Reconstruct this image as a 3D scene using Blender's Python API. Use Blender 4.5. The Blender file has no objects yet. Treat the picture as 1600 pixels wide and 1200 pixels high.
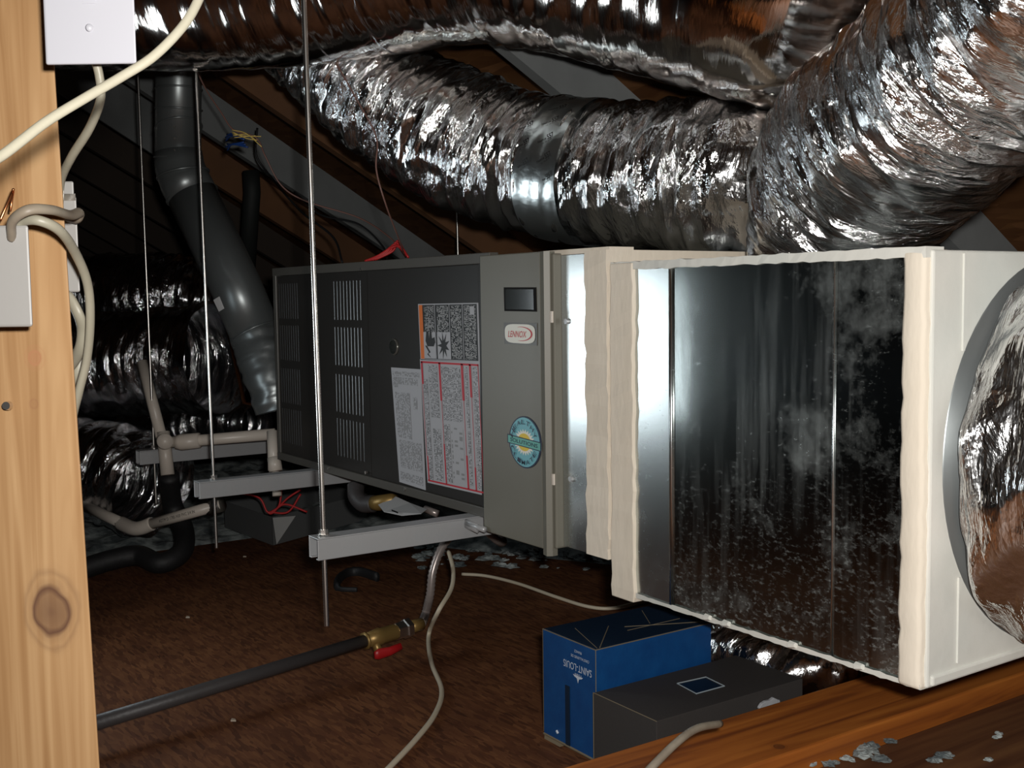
import bpy, math, random
import numpy as np
from mathutils import Vector, Matrix
PI = math.pi
random.seed(7)
SC = bpy.context.scene
COL = SC.collection

# ------------------------------------------------------------------ camera
CAM = np.array([0.0, 0.0, 0.78])
YAW, PITCH, ROLL, FPX = 0.59427196, 0.07692204, -0.01334916, 1762.06
_f = np.array([-math.cos(YAW)*math.cos(PITCH), math.sin(YAW)*math.cos(PITCH), -math.sin(PITCH)])
_r = np.cross(_f, [0, 0, 1]); _r /= np.linalg.norm(_r)
_u = np.cross(_r, _f)
RI = math.cos(ROLL)*_r + math.sin(ROLL)*_u
UP = -math.sin(ROLL)*_r + math.cos(ROLL)*_u
FW = _f
cd = bpy.data.cameras.new('camera'); cam = bpy.data.objects.new('camera', cd); COL.objects.link(cam)
cd.sensor_fit = 'HORIZONTAL'; cd.sensor_width = 36.0; cd.lens = 36.0*FPX/1600.0
cd.clip_start = 0.02; cd.clip_end = 60
m = Matrix(((RI[0], UP[0], -FW[0], CAM[0]), (RI[1], UP[1], -FW[1], CAM[1]), (RI[2], UP[2], -FW[2], CAM[2]), (0, 0, 0, 1)))
cam.matrix_world = m
SC.camera = cam
# ------------------------------------------------------------------ world, light, exposure
w = bpy.data.worlds.new('world'); SC.world = w; w.use_nodes = True
w.node_tree.nodes['Background'].inputs[0].default_value = (0.75, 0.85, 1.0, 1)
w.node_tree.nodes['Background'].inputs[1].default_value = 0.004
ld = bpy.data.lights.new('camera_flash', 'AREA'); fl = bpy.data.objects.new('camera_flash', ld); COL.objects.link(fl)
ld.shape = 'RECTANGLE'; ld.size = 0.05; ld.size_y = 0.03; ld.energy = 27.0; ld.color = (1.0, 0.97, 0.93)
fp = CAM + RI*0.045 + UP*0.055 - FW*0.02
fa = FW*math.cos(.40)+RI*math.sin(.40); fr_x = RI*math.cos(.40)-FW*math.sin(.40)
fl.matrix_world = Matrix(((fr_x[0], UP[0], -fa[0], fp[0]), (fr_x[1], UP[1], -fa[1], fp[1]), (fr_x[2], UP[2], -fa[2], fp[2]), (0, 0, 0, 1)))
SC.view_settings.view_transform = 'Standard'; SC.view_settings.look = 'None'
SC.view_settings.exposure = 0.0; SC.view_settings.gamma = 1.0
SC.view_settings.use_curve_mapping = False

# ------------------------------------------------------------------ surveying helpers: a line of sight met with a plane of the room
def ray(px, py):
    return RI*((px-800)/FPX) - UP*((py-600)/FPX) + FW
def PY(px, py, y): d = ray(px, py); return CAM + d*(y/d[1])
def PX(px, py, x): d = ray(px, py); return CAM + d*(x/d[0])
def PZ(px, py, z): d = ray(px, py); return CAM + d*((z-0.78)/d[2])
def PT(px, py, t): return CAM + ray(px, py)*t

# ------------------------------------------------------------------ mesh helpers
class MB:
    def __init__(s): s.v = []; s.f = []
    def add(s, vs, fs):
        o = len(s.v); s.v += [tuple(map(float, p)) for p in vs]; s.f += [tuple(i+o for i in f) for f in fs]; return s
    def box(s, a, b):
        x0, x1 = sorted((a[0], b[0])); y0, y1 = sorted((a[1], b[1])); z0, z1 = sorted((a[2], b[2]))
        return s.add([(x0,y0,z0),(x1,y0,z0),(x1,y1,z0),(x0,y1,z0),(x0,y0,z1),(x1,y0,z1),(x1,y1,z1),(x0,y1,z1)],
                     [(0,3,2,1),(4,5,6,7),(0,1,5,4),(1,2,6,5),(2,3,7,6),(3,0,4,7)])
    def hexa(s, lo, hi):      # two quads, bottom and top
        return s.add(list(lo)+list(hi), [(3,2,1,0),(4,5,6,7),(0,1,5,4),(1,2,6,5),(2,3,7,6),(3,0,4,7)])
    def tube(s, pts, r, n=10, ry=None, cap=True, up=(0,0,1)):
        P = [np.array(p, float) for p in pts]; rr = r if hasattr(r, '__len__') else [r]*len(P)
        prev = None; rings = []
        for i, p in enumerate(P):
            t = P[min(i+1, len(P)-1)] - P[max(i-1, 0)]; t = t/(np.linalg.norm(t)+1e-12)
            if prev is None:
                a = np.array(up, float)
                if abs(a @ t) > .95: a = np.array([1., 0, 0])
            else: a = prev
            a = a - t*(a @ t); a /= np.linalg.norm(a); prev = a; b = np.cross(t, a)
            q = rr[i]; qy = q if ry is None else q*ry
            rings.append([p + a*q*math.cos(2*PI*k/n) + b*qy*math.sin(2*PI*k/n) for k in range(n)])
        vs = [v for g in rings for v in g]; fs = []
        for i in range(len(P)-1):
            for k in range(n):
                fs.append((i*n+k, i*n+(k+1) % n, (i+1)*n+(k+1) % n, (i+1)*n+k))
        if cap: fs.append(tuple(range(n-1, -1, -1))); fs.append(tuple((len(P)-1)*n+k for k in range(n)))
        return s.add(vs, fs)
    def prism(s, poly, d):    # polygon (3D points) pushed along d
        n = len(poly); d = np.array(d, float); A = [np.array(p, float) for p in poly]; B = [p+d for p in A]
        return s.add(A+B, [tuple(range(n)), tuple(range(2*n-1, n-1, -1))]+[(i, n+i, n+(i+1) % n, (i+1) % n) for i in range(n)])
    def build(s, name, mat, parent=None, smooth=False, bevel=0):
        me = bpy.data.meshes.new(name); me.from_pydata(s.v, [], s.f); me.update()
        if smooth: me.polygons.foreach_set('use_smooth', [True]*len(me.polygons))
        o = bpy.data.objects.new(name, me); COL.objects.link(o)
        if mat: me.materials.append(mat)
        if bevel:
            b = o.modifiers.new('b', 'BEVEL'); b.width = bevel; b.segments = 2; b.limit_method = 'ANGLE'
        if parent is not None:
            o.parent = parent; o.matrix_parent_inverse = Matrix.Translation(-Vector(parent.location))
        return o
def thing(name, label, cat, loc=(0,0,0), group=None):
    o = bpy.data.objects.new(name, None); COL.objects.link(o); o.location = [float(c) for c in loc]; o.empty_display_size = .05
    o['label'] = label; o['category'] = cat
    if group: o['group'] = group
    return o
def tag(o, label, cat, group=None, kind=None):
    o['label'] = label; o['category'] = cat
    if group: o['group'] = group
    if kind: o['kind'] = kind
    return o
def struct(o): o['kind'] = 'structure'; return o
def smoothpath(pts, n=12):
    P = [np.array(p, float) for p in pts]; P = [2*P[0]-P[1]]+P+[2*P[-1]-P[-2]]; out = []
    for i in range(1, len(P)-2):
        for k in range(n):
            t = k/n; a, b, c, d = P[i-1], P[i], P[i+1], P[i+2]
            out.append(.5*(2*b+(c-a)*t+(2*a-5*b+4*c-d)*t*t+(3*b-a-3*c+d)*t**3))
    out.append(P[-2]); return out
def grid_obj(name, X, mat, parent=None, uv=None, smooth=True, closed_v=False):
    nu, nv = X.shape[:2]
    me = bpy.data.meshes.new(name)
    I = np.arange(nu-1)[:, None]; nj = nv if closed_v else nv-1; J = np.arange(nj)[None, :]; J1 = (J+1) % nv
    F = np.stack([I*nv+J, I*nv+J1, (I+1)*nv+J1, (I+1)*nv+J], -1).reshape(-1, 4)
    me.vertices.add(nu*nv); me.vertices.foreach_set('co', X.reshape(-1).astype(np.float32))
    me.loops.add(F.size); me.loops.foreach_set('vertex_index', F.reshape(-1).astype(np.int32))
    me.polygons.add(len(F)); me.polygons.foreach_set('loop_start', (np.arange(len(F))*4).astype(np.int32))
    me.update(calc_edges=True)
    me.polygons.foreach_set('use_smooth', [smooth]*len(F))
    if uv is not None:
        UU, VV, vmax = uv
        ul = me.uv_layers.new(name='UVMap')
        a = UU[F//nv]*np.ones(4); vv = VV[F % nv].copy()
        if closed_v: 
            w_ = (F % nv)[:, 1] == 0; vv[w_, 1] = vmax; vv[w_, 2] = vmax
        ul.data.foreach_set('uv', np.stack([a, vv], -1).reshape(-1).astype(np.float32))
    me.validate()
    o = bpy.data.objects.new(name, me); COL.objects.link(o); me.materials.append(mat)
    if parent is not None: o.parent = parent; o.matrix_parent_inverse = Matrix.Translation(-Vector(parent.location))
    return o

# ------------------------------------------------------------------ material helpers
def mat(name, col, rough=.6, metal=0., spec=.5, bump=0, bscale=60, noise=0, nscale=8, col2=None, stretch=(1,1,1), coat=0, detail=4):
    M = bpy.data.materials.new(name); M.use_nodes = True; nt = M.node_tree; b = nt.nodes['Principled BSDF']
    b.inputs['Base Color'].default_value = (*col, 1); b.inputs['Roughness'].default_value = rough
    b.inputs['Metallic'].default_value = metal; b.inputs['Specular IOR Level'].default_value = spec
    if coat: b.inputs['Coat Weight'].default_value = coat
    if bump or col2:
        tc = nt.nodes.new('ShaderNodeTexCoord'); mp = nt.nodes.new('ShaderNodeMapping'); mp.inputs['Scale'].default_value = stretch
        nt.links.new(tc.outputs['Object'], mp.inputs['Vector'])
    if col2:
        n = nt.nodes.new('ShaderNodeTexNoise'); n.inputs['Scale'].default_value = nscale; n.inputs['Detail'].default_value = detail
        nt.links.new(mp.outputs[0], n.inputs['Vector'])
        r = nt.nodes.new('ShaderNodeValToRGB'); r.color_ramp.elements[0].position = .5-noise; r.color_ramp.elements[1].position = .5+noise
        r.color_ramp.elements[0].color = (*col, 1); r.color_ramp.elements[1].color = (*col2, 1)
        nt.links.new(n.outputs['Fac'], r.inputs[0]); nt.links.new(r.outputs[0], b.inputs['Base Color'])
    if bump:
        n2 = nt.nodes.new('ShaderNodeTexNoise'); n2.inputs['Scale'].default_value = bscale; n2.inputs['Detail'].default_value = 4
        nt.links.new(mp.outputs[0], n2.inputs['Vector'])
        bp = nt.nodes.new('ShaderNodeBump'); bp.inputs['Strength'].default_value = bump; bp.inputs['Distance'].default_value = .004
        nt.links.new(n2.outputs['Fac'], bp.inputs['Height']); nt.links.new(bp.outputs[0], b.inputs['Normal'])
    return M
def N(nt, t, **k):
    n = nt.nodes.new(t)
    for a, v in k.items():
        if a.startswith('i_'): n.inputs[int(a[2:]) if a[2:].isdigit() else a[2:].replace('_', ' ')].default_value = v
        else: setattr(n, a, v)
    return n
def ramp(nt, stops, interp='LINEAR'):
    r = nt.nodes.new('ShaderNodeValToRGB'); e = r.color_ramp.elements; r.color_ramp.interpolation = interp
    while len(e) < len(stops): e.new(.5)
    for i, (p, c) in enumerate(stops): e[i].position = p; e[i].color = (*c, 1) if len(c) == 3 else c
    return r

# wood of the foreground stud: pale fir, long grain, knots
def wood_mat(name, c0, c1, c2, knots=(), rough=.6, grain=(70, 70, 2.2), spec=.3):
    M = bpy.data.materials.new(name); M.use_nodes = True; nt = M.node_tree; b = nt.nodes['Principled BSDF']; L = nt.links.new
    tc = N(nt, 'ShaderNodeTexCoord'); mp = N(nt, 'ShaderNodeMapping'); mp.inputs['Scale'].default_value = grain
    L(tc.outputs['Object'], mp.inputs[0])
    no = N(nt, 'ShaderNodeTexNoise'); no.inputs['Scale'].default_value = 1; no.inputs['Detail'].default_value = 3; no.inputs['Distortion'].default_value = 1.2
    L(mp.outputs[0], no.inputs['Vector'])
    r = ramp(nt, [(.3, c1), (.5, c0), (.7, c2)]); L(no.outputs['Fac'], r.inputs[0])
    cur = r.outputs[0]
    for (k, sx, sz, dk) in knots:
        mk = N(nt, 'ShaderNodeMapping', vector_type='TEXTURE'); mk.inputs['Location'].default_value = [float(q) for q in k]; mk.inputs['Scale'].default_value = (sx, sx, sz)
        L(tc.outputs['Object'], mk.inputs[0]); ln = N(nt, 'ShaderNodeVectorMath', operation='LENGTH'); L(mk.outputs[0], ln.inputs[0])
        kn = N(nt, 'ShaderNodeTexNoise'); kn.inputs['Scale'].default_value = 30; L(tc.outputs['Object'], kn.inputs['Vector'])
        ad = N(nt, 'ShaderNodeMath', operation='MULTIPLY_ADD'); ad.inputs[1].default_value = .5; L(kn.outputs['Fac'], ad.inputs[0]); L(ln.outputs['Value'], ad.inputs[2])
        kr = ramp(nt, [(.0, (1, 1, 1)), (.30, (.70, .70, .70)), (.50, (.62, .62, .62)), (.60, (.95, .95, .95)), (.68, (.25, .25, .25)), (.78, (.10, .10, .10)), (.84, (.28, .28, .28)), (.92, (.04, .04, .04)), (1.0, (0, 0, 0))]); 
        dv = N(nt, 'ShaderNodeMath', operation='DIVIDE'); dv.inputs[1].default_value = 1.4; L(ad.outputs[0], dv.inputs[0]); L(dv.outputs[0], kr.inputs[0])
        mx = N(nt, 'ShaderNodeMix', data_type='RGBA'); L(kr.outputs[0], mx.inputs[0]); L(cur, mx.inputs[6]); mx.inputs[7].default_value = (*dk, 1); cur = mx.outputs[2]
    L(cur, b.inputs['Base Color']); b.inputs['Roughness'].default_value = rough; b.inputs['Specular IOR Level'].default_value = spec
    bp = N(nt, 'ShaderNodeBump'); bp.inputs['Strength'].default_value = .25; bp.inputs['Distance'].default_value = .001; L(no.outputs['Fac'], bp.inputs['Height']); L(bp.outputs[0], b.inputs['Normal'])
    return M

# oriented strand board: flakes of several browns
def osb_mat(name, cols, sc=1.0, rough=.75):
    M = bpy.data.materials.new(name); M.use_nodes = True; nt = M.node_tree; b = nt.nodes['Principled BSDF']; L = nt.links.new
    tc = N(nt, 'ShaderNodeTexCoord'); prev = None
    no = N(nt, 'ShaderNodeTexNoise'); no.inputs['Scale'].default_value = 9; L(tc.outputs['Object'], no.inputs['Vector'])
    for i, ang in enumerate((.15, -.35, .7)):
        mp = N(nt, 'ShaderNodeMapping'); mp.inputs['Rotation'].default_value = (0, 0, ang); mp.inputs['Scale'].default_value = (9*sc, 42*sc, 9*sc)
        L(tc.outputs['Object'], mp.inputs[0])
        vo = N(nt, 'ShaderNodeTexVoronoi'); vo.inputs['Scale'].default_value = 1.0+.3*i; L(mp.outputs[0], vo.inputs['Vector'])
        sp = N(nt, 'ShaderNodeSeparateColor'); L(vo.outputs['Color'], sp.inputs[0])
        r = ramp(nt, [(0, cols[0]), (.35, cols[1]), (.7, cols[2]), (1, cols[3])]); L(sp.outputs[i % 3], r.inputs[0])
        if prev is None: prev = r.outputs[0]
        else:
            mx = N(nt, 'ShaderNodeMix', data_type='RGBA'); L(prev, mx.inputs[6]); L(r.outputs[0], mx.inputs[7])
            gt = N(nt, 'ShaderNodeMath', operation='GREATER_THAN'); gt.inputs[1].default_value = .5; L(sp.outputs[(i+1) % 3], gt.inputs[0]); L(gt.outputs[0], mx.inputs[0]); prev = mx.outputs[2]
    mx = N(nt, 'ShaderNodeMix', data_type='RGBA', blend_type='MULTIPLY'); mx.inputs[0].default_value = .7; L(prev, mx.inputs[6])
    r2 = ramp(nt, [(.3, (.55, .5, .5)), (.65, (1, 1, 1))]); L(no.outputs['Fac'], r2.inputs[0]); L(r2.outputs[0], mx.inputs[7])
    L(mx.outputs[2], b.inputs['Base Color']); b.inputs['Roughness'].default_value = rough; b.inputs['Specular IOR Level'].default_value = .2
    return M

# aluminised film: mirror-like, creased (creases follow the UVs, u along the duct, v round it, both in metres)
def foil_mat(name, base=(.80, .80, .80), rough=.12, bump=.5, su=38, sv=7, fine=.5):
    M = bpy.data.materials.new(name); M.use_nodes = True; nt = M.node_tree; b = nt.nodes['Principled BSDF']; L = nt.links.new
    b.inputs['Base Color'].default_value = (*base, 1); b.inputs['Metallic'].default_value = 1; b.inputs['Roughness'].default_value = rough
    tc = N(nt, 'ShaderNodeTexCoord')
    def ns(a, c, det, ro, dist):
        mp = N(nt, 'ShaderNodeMapping'); mp.inputs['Scale'].default_value = (a, c, 1); L(tc.outputs['UV'], mp.inputs[0])
        n1 = N(nt, 'ShaderNodeTexNoise', noise_dimensions='2D'); n1.inputs['Scale'].default_value = 1; n1.inputs['Detail'].default_value = det; n1.inputs['Roughness'].default_value = ro; n1.inputs['Distortion'].default_value = dist
        L(mp.outputs[0], n1.inputs['Vector']); return n1.outputs['Fac']
    def cell(a, c):
        mp = N(nt, 'ShaderNodeMapping'); mp.inputs['Scale'].default_value = (a, c, 1); mp.inputs['Rotation'].default_value = (0, 0, .25); L(tc.outputs['UV'], mp.inputs[0])
        dn = N(nt, 'ShaderNodeTexNoise', noise_dimensions='2D'); dn.inputs['Scale'].default_value = 1.5; L(mp.outputs[0], dn.inputs['Vector'])
        ad = N(nt, 'ShaderNodeVectorMath', operation='ADD'); L(mp.outputs[0], ad.inputs[0]); L(dn.outputs['Color'], ad.inputs[1])
        v = N(nt, 'ShaderNodeTexVoronoi', voronoi_dimensions='2D', feature='F1'); v.inputs['Scale'].default_value = 1; L(ad.outputs[0], v.inputs['Vector']); return v.outputs['Distance']
    def comb(x, y, k):
        ad = N(nt, 'ShaderNodeMath', operation='MULTIPLY_ADD'); ad.inputs[1].default_value = k; L(y, ad.inputs[0]); L(x, ad.inputs[2]); return ad.outputs[0]
    h = ns(su, sv, 6, .6, .6); h = comb(h, cell(su*1.2, sv*2.2), .45); h = comb(h, cell(su*3.2, sv*7), .20*fine)
    pn = ns(9, 6, 2, .5, .3); pr = ramp(nt, [(.38, (.35, .35, .35)), (.62, (1, 1, 1))]); L(pn, pr.inputs[0])
    st = N(nt, 'ShaderNodeMath', operation='MULTIPLY'); st.inputs[1].default_value = bump; L(pr.outputs[0], st.inputs[0])
    bp = N(nt, 'ShaderNodeBump'); bp.inputs['Distance'].default_value = .014; L(st.outputs[0], bp.inputs['Strength']); L(h, bp.inputs['Height']); L(bp.outputs[0], b.inputs['Normal'])
    return M

# galvanised sheet with pale oxide stains, spots and vertical streaks
def galv_mat(name, base=(.40, .43, .42), rough=.14, stain=1.0, scol=(.42, .47, .46), zlow=None, bump=.03, metal=1.0):
    M = bpy.data.materials.new(name); M.use_nodes = True; nt = M.node_tree; b = nt.nodes['Principled BSDF']; L = nt.links.new
    tc = N(nt, 'ShaderNodeTexCoord')
    def noise(scale, sx, detail=5, rg=.6):
        mp = N(nt, 'ShaderNodeMapping'); mp.inputs['Scale'].default_value = sx; L(tc.outputs['Object'], mp.inputs[0])
        n = N(nt, 'ShaderNodeTexNoise'); n.inputs['Scale'].default_value = scale; n.inputs['Detail'].default_value = detail; n.inputs['Roughness'].default_value = rg; L(mp.outputs[0], n.inputs['Vector']); return n
    a = noise(7, (1, 1, 1), 6, .7); s = noise(40, (1, 1, .06), 4); sp = noise(85, (1, 1, 1.8), 4, .75); bl = noise(4, (1, 1, .7), 2)
    def rp(n, lo, hi):
        r = ramp(nt, [(lo, (0, 0, 0)), (hi, (1, 1, 1))]); L(n.outputs['Fac'], r.inputs[0]); return r.outputs[0]
    def mth(op, x, y):
        q = N(nt, 'ShaderNodeMath', operation=op)
        for i, z in enumerate((x, y)):
            if isinstance(z, (int, float)): q.inputs[i].default_value = z
            else: L(z, q.inputs[i])
        return q.outputs[0]
    blot = rp(a, .55, .70); streak = mth('MULTIPLY', rp(s, .48, .75), rp(bl, .4, .65)); spots = mth('MULTIPLY', rp(sp, .60, .70), rp(bl, .46, .62))
    if zlow is not None:
        sx = N(nt, 'ShaderNodeSeparateXYZ'); L(tc.outputs['Object'], sx.inputs[0])
        mr = N(nt, 'ShaderNodeMapRange'); mr.inputs['From Min'].default_value = zlow[1]; mr.inputs['From Max'].default_value = zlow[0]; L(sx.outputs['Z'], mr.inputs['Value'])
        low = mth('MULTIPLY', mth('MULTIPLY', rp(sp, .53, .66), rp(a, .42, .56)), mr.outputs[0]); spots = mth('MAXIMUM', spots, low)
    f = mth('ADD', mth('MULTIPLY', blot, .20), mth('ADD', mth('MULTIPLY', streak, .24), mth('MULTIPLY', spots, .42)))
    f = mth('MINIMUM', mth('MULTIPLY', f, stain), 1.0)
    mx = N(nt, 'ShaderNodeMix', data_type='RGBA'); L(f, mx.inputs[0]); mx.inputs[6].default_value = (*base, 1); mx.inputs[7].default_value = (*scol, 1); L(mx.outputs[2], b.inputs['Base Color'])
    L(mth('MULTIPLY', metal, mth('SUBTRACT', 1.0, mth('MULTIPLY', f, .75))), b.inputs['Metallic'])
    L(mth('ADD', rough, mth('MULTIPLY', f, .35)), b.inputs['Roughness'])
    bp = N(nt, 'ShaderNodeBump'); bp.inputs['Strength'].default_value = bump; bp.inputs['Distance'].default_value = .004; L(a.outputs['Fac'], bp.inputs['Height']); L(bp.outputs[0], b.inputs['Normal'])
    return M

# printed small type: rows of ink marks, row direction chosen by UV
def print_mat(name, paper, ink, rows=30, fine=220, dens=.5, rough=.5):
    M = bpy.data.materials.new(name); M.use_nodes = True; nt = M.node_tree; b = nt.nodes['Principled BSDF']; L = nt.links.new
    tc = N(nt, 'ShaderNodeTexCoord'); sx = N(nt, 'ShaderNodeSeparateXYZ'); L(tc.outputs['UV'], sx.inputs[0])
    m1 = N(nt, 'ShaderNodeMath', operation='MULTIPLY'); m1.inputs[1].default_value = rows; L(sx.outputs['X'], m1.inputs[0])
    fr = N(nt, 'ShaderNodeMath', operation='FRACT'); L(m1.outputs[0], fr.inputs[0])
    g = N(nt, 'ShaderNodeMath', operation='GREATER_THAN'); g.inputs[1].default_value = .38; L(fr.outputs[0], g.inputs[0])
    flo = N(nt, 'ShaderNodeMath', operation='FLOOR'); L(m1.outputs[0], flo.inputs[0])
    cb = N(nt, 'ShaderNodeCombineXYZ'); L(flo.outputs[0], cb.inputs[0]); m2 = N(nt, 'ShaderNodeMath', operation='MULTIPLY'); m2.inputs[1].default_value = fine; L(sx.outputs['Y'], m2.inputs[0]); L(m2.outputs[0], cb.inputs[1])
    no = N(nt, 'ShaderNodeTexWhiteNoise', noise_dimensions='2D'); 
    sn = N(nt, 'ShaderNodeVectorMath', operation='FLOOR'); L(cb.outputs[0], sn.inputs[0]); L(sn.outputs[0], no.inputs['Vector'])
    g2 = N(nt, 'ShaderNodeMath', operation='LESS_THAN'); g2.inputs[1].default_value = dens; L(no.outputs['Value'], g2.inputs[0])
    mu = N(nt, 'ShaderNodeMath', operation='MULTIPLY'); L(g.outputs[0], mu.inputs[0]); L(g2.outputs[0], mu.inputs[1])
    mx = N(nt, 'ShaderNodeMix', data_type='RGBA'); L(mu.outputs[0], mx.inputs[0]); mx.inputs[6].default_value = (*paper, 1); mx.inputs[7].default_value = (*ink, 1)
    L(mx.outputs[2], b.inputs['Base Color']); b.inputs['Roughness'].default_value = rough
    return M

M_mastic = mat('duct_mastic', (.74, .66, .54), .75, bump=.5, bscale=45, col2=(.80, .73, .62), noise=.25, nscale=9, stretch=(1, 1, .35))
M_masticW = mat('duct_mastic_white', (.60, .62, .58), .6, bump=.3, bscale=25, col2=(.72, .70, .64), noise=.2, nscale=5)
M_galv = galv_mat('galvanised_plenum_sheet', zlow=(.28, .62))
M_galv2 = galv_mat('galvanised_clean_sheet', (.55, .58, .58), .26, .35)
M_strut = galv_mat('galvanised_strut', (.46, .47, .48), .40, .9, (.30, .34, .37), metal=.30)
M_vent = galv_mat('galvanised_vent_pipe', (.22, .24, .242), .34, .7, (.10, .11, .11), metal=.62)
M_zinc = mat('dull_zinc', (.16, .165, .165), .5, .25)
M_pan = galv_mat('galvanised_pan', (.50, .52, .52), .45, .8, (.33, .36, .36))
M_foil = foil_mat('aluminised_film', (.86, .86, .86), .14, bump=1.0)
M_foilA = foil_mat('aluminised_film_smooth', (.72, .66, .62), .10, .10, 50, 3.0, .6)
M_foilC = foil_mat('aluminised_film_crumpled', (.90, .90, .90), .17, 1.0, 48, 6, .8)
M_foil2 = foil_mat('aluminised_film_dark', (.80, .80, .82), .14, .9)
M_tape = foil_mat('foil_tape', (.75, .80, .80), .3, .12, 12, 12)
M_seam = foil_mat('foil_seam', (.9, .9, .85), .38, .8, 60, 30)
M_rod = mat('zinc_threaded_rod', (.75, .72, .68), .3, 1)
M_dark = mat('charcoal_painted_steel', (.024, .022, .020), .42, 0, .35, bump=.03, bscale=300)
M_rail = mat('grey_painted_steel', (.085, .080, .070), .4, 0, .5)
M_taupe = mat('taupe_painted_steel', (.165, .158, .128), .45, 0, .5, bump=.04, bscale=400)
M_black = mat('matt_black', (.008, .008, .008), .8, 0, .2)
M_fin = mat('bare_steel_fin', (.15, .155, .16), .35, .5)
M_slot = mat('inner_steel', (.5, .5, .5), .3, 1)
M_white = mat('white_plastic', (.46, .46, .50), .4)
M_box = mat('grey_white_plastic', (.31, .30, .285), .5, bump=.05)
M_romex = mat('cream_cable_jacket', (.30, .28, .215), .45, bump=.1, bscale=90)
M_romex2 = mat('worn_cream_cable_jacket', (.30, .26, .20), .5, bump=.1, bscale=90, col2=(.22, .18, .135), noise=.15, nscale=25)
M_pvc = mat('white_pvc', (.70, .63, .55), .35)
M_rubber = mat('black_rubber', (.012, .012, .013), .6, bump=.3)
M_iron = mat('black_iron', (.05, .045, .045), .5, 0, .5, bump=.2, bscale=80)
M_brass = mat('brass', (.30, .19, .06), .4, .5)
M_steelflex = mat('grey_coated_flex', (.36, .31, .29), .3, .45)
M_red = mat('red_plastic', (.38, .01, .012), .4)
M_redw = mat('red_wire', (.5, .02, .02), .45)
M_brownw = mat('brown_thermostat_wire', (.20, .10, .08), .5)
M_yel = mat('yellow_wire', (.75, .55, .15), .5)
M_copper = mat('copper_tube', (.70, .28, .12), .35, 1)
M_bluew = mat('blue_wire_insulation', (.012, .05, .22), .4)
M_cord = mat('cream_floor_cord', (.55, .48, .36), .5)
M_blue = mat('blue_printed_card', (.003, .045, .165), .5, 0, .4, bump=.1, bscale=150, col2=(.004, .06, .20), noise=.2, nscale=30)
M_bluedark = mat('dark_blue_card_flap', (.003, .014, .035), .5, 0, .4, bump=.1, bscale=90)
M_edge = mat('worn_card_edge', (.17, .135, .085), .8)
M_grey = mat('dark_grey_card', (.040, .036, .034), .7, 0, .3, bump=.1, bscale=200)
M_silver = mat('silver_print', (.28, .33, .36), .4)
M_print = mat('pale_print', (.55, .60, .68), .5)
M_foam = mat('grey_foam_scrap', (.34, .35, .37), .9, bump=.4, bscale=60)
M_ins = mat('blown_insulation', (.10, .12, .125), .95, bump=1, bscale=50, col2=(.38, .42, .41), noise=.1, nscale=16)
M_paper = mat('paper_tag', (.50, .50, .50), .6)
M_ink = mat('black_ink', (.01, .01, .01), .5)
M_labw = mat('label_white', (.42, .42, .44), .5)
M_labred = mat('label_red', (.50, .015, .03), .5)
M_laborg = mat('label_orange', (.70, .16, .02), .5)
M_lcd = mat('dark_display_glass', (.015, .018, .016), .12, 0, .8)
M_ring2 = mat('bright_zinc', (.30, .30, .29), .4, .2)
M_ring = mat('sight_glass_ring', (.2, .2, .18), .2, .6)
M_badge = mat('pale_blue_badge', (.16, .45, .52), .45)
M_teal = mat('teal_ribbon', (.12, .42, .36), .45)
M_sun = mat('badge_sun_yellow', (.75, .55, .05), .5)
M_sunw = mat('badge_sun_white', (.80, .80, .72), .5)
M_navy = mat('badge_navy', (.01, .02, .05), .5)
M_duct_in = mat('dark_duct_insulation', (.015, .018, .017), .7)

# ------------------------------------------------------------------ structure: floor, roof, gable walls
M_osb = osb_mat('floor_strand_board', [(.085, .031, .013), (.135, .050, .020), (.19, .078, .031), (.115, .041, .018)], 2.3)
M_sheath = osb_mat('roof_sheathing', [(.09, .034, .011), (.15, .066, .022), (.11, .045, .015), (.18, .08, .03)], .6)
M_raftg = mat('weathered_grey_rafter', (.17, .18, .18), .85, bump=.2, bscale=30, col2=(.25, .265, .265), noise=.3, nscale=5, stretch=(1, 1, 1))
M_raftb = mat('brown_rafter', (.13, .062, .03), .8, bump=.2, bscale=30, col2=(.22, .10, .04), noise=.3, nscale=4)
M_gable_dimraft = mat('gable_and_dimmed_rafter_board', (.06, .045, .035), .9, bump=.2, bscale=20)  # gable boards; also the darkened colour of the far left rafters
f = MB(); f.prism([(-3.52, -1.6, -.02), (3.0, -1.6, -.02), (3.0, 3.2, -.02), (-1.6, 3.2, -.02), (-2.5, 2.05, -.02), (-2.95, 1.80, -.02), (-3.52, 1.50, -.02)], (0, 0, .02))
struct(f.build('floor', M_osb))
SL = 0.60; RZ = 2.38     # underside of the sheathing: z = RZ - SL*y (the far slope), mirrored behind the ridge
ridge_y = -0.6
def roofz(y): return RZ - SL*y if y > ridge_y else RZ - SL*(2*ridge_y-y)
s = MB()
for (y0, y1) in ((ridge_y, 4.3), (-4.6, ridge_y)):
    s.prism([(-9, y0, roofz(y0)), (3.2, y0, roofz(y0)), (3.2, y1, roofz(y1)), (-9, y1, roofz(y1))], (0, 0, .02))
ceil = struct(s.build('ceiling', M_sheath))
xs = [-8.2+.61*k for k in range(7)]+[-4.0+.61*k for k in range(0, 11)]
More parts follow.
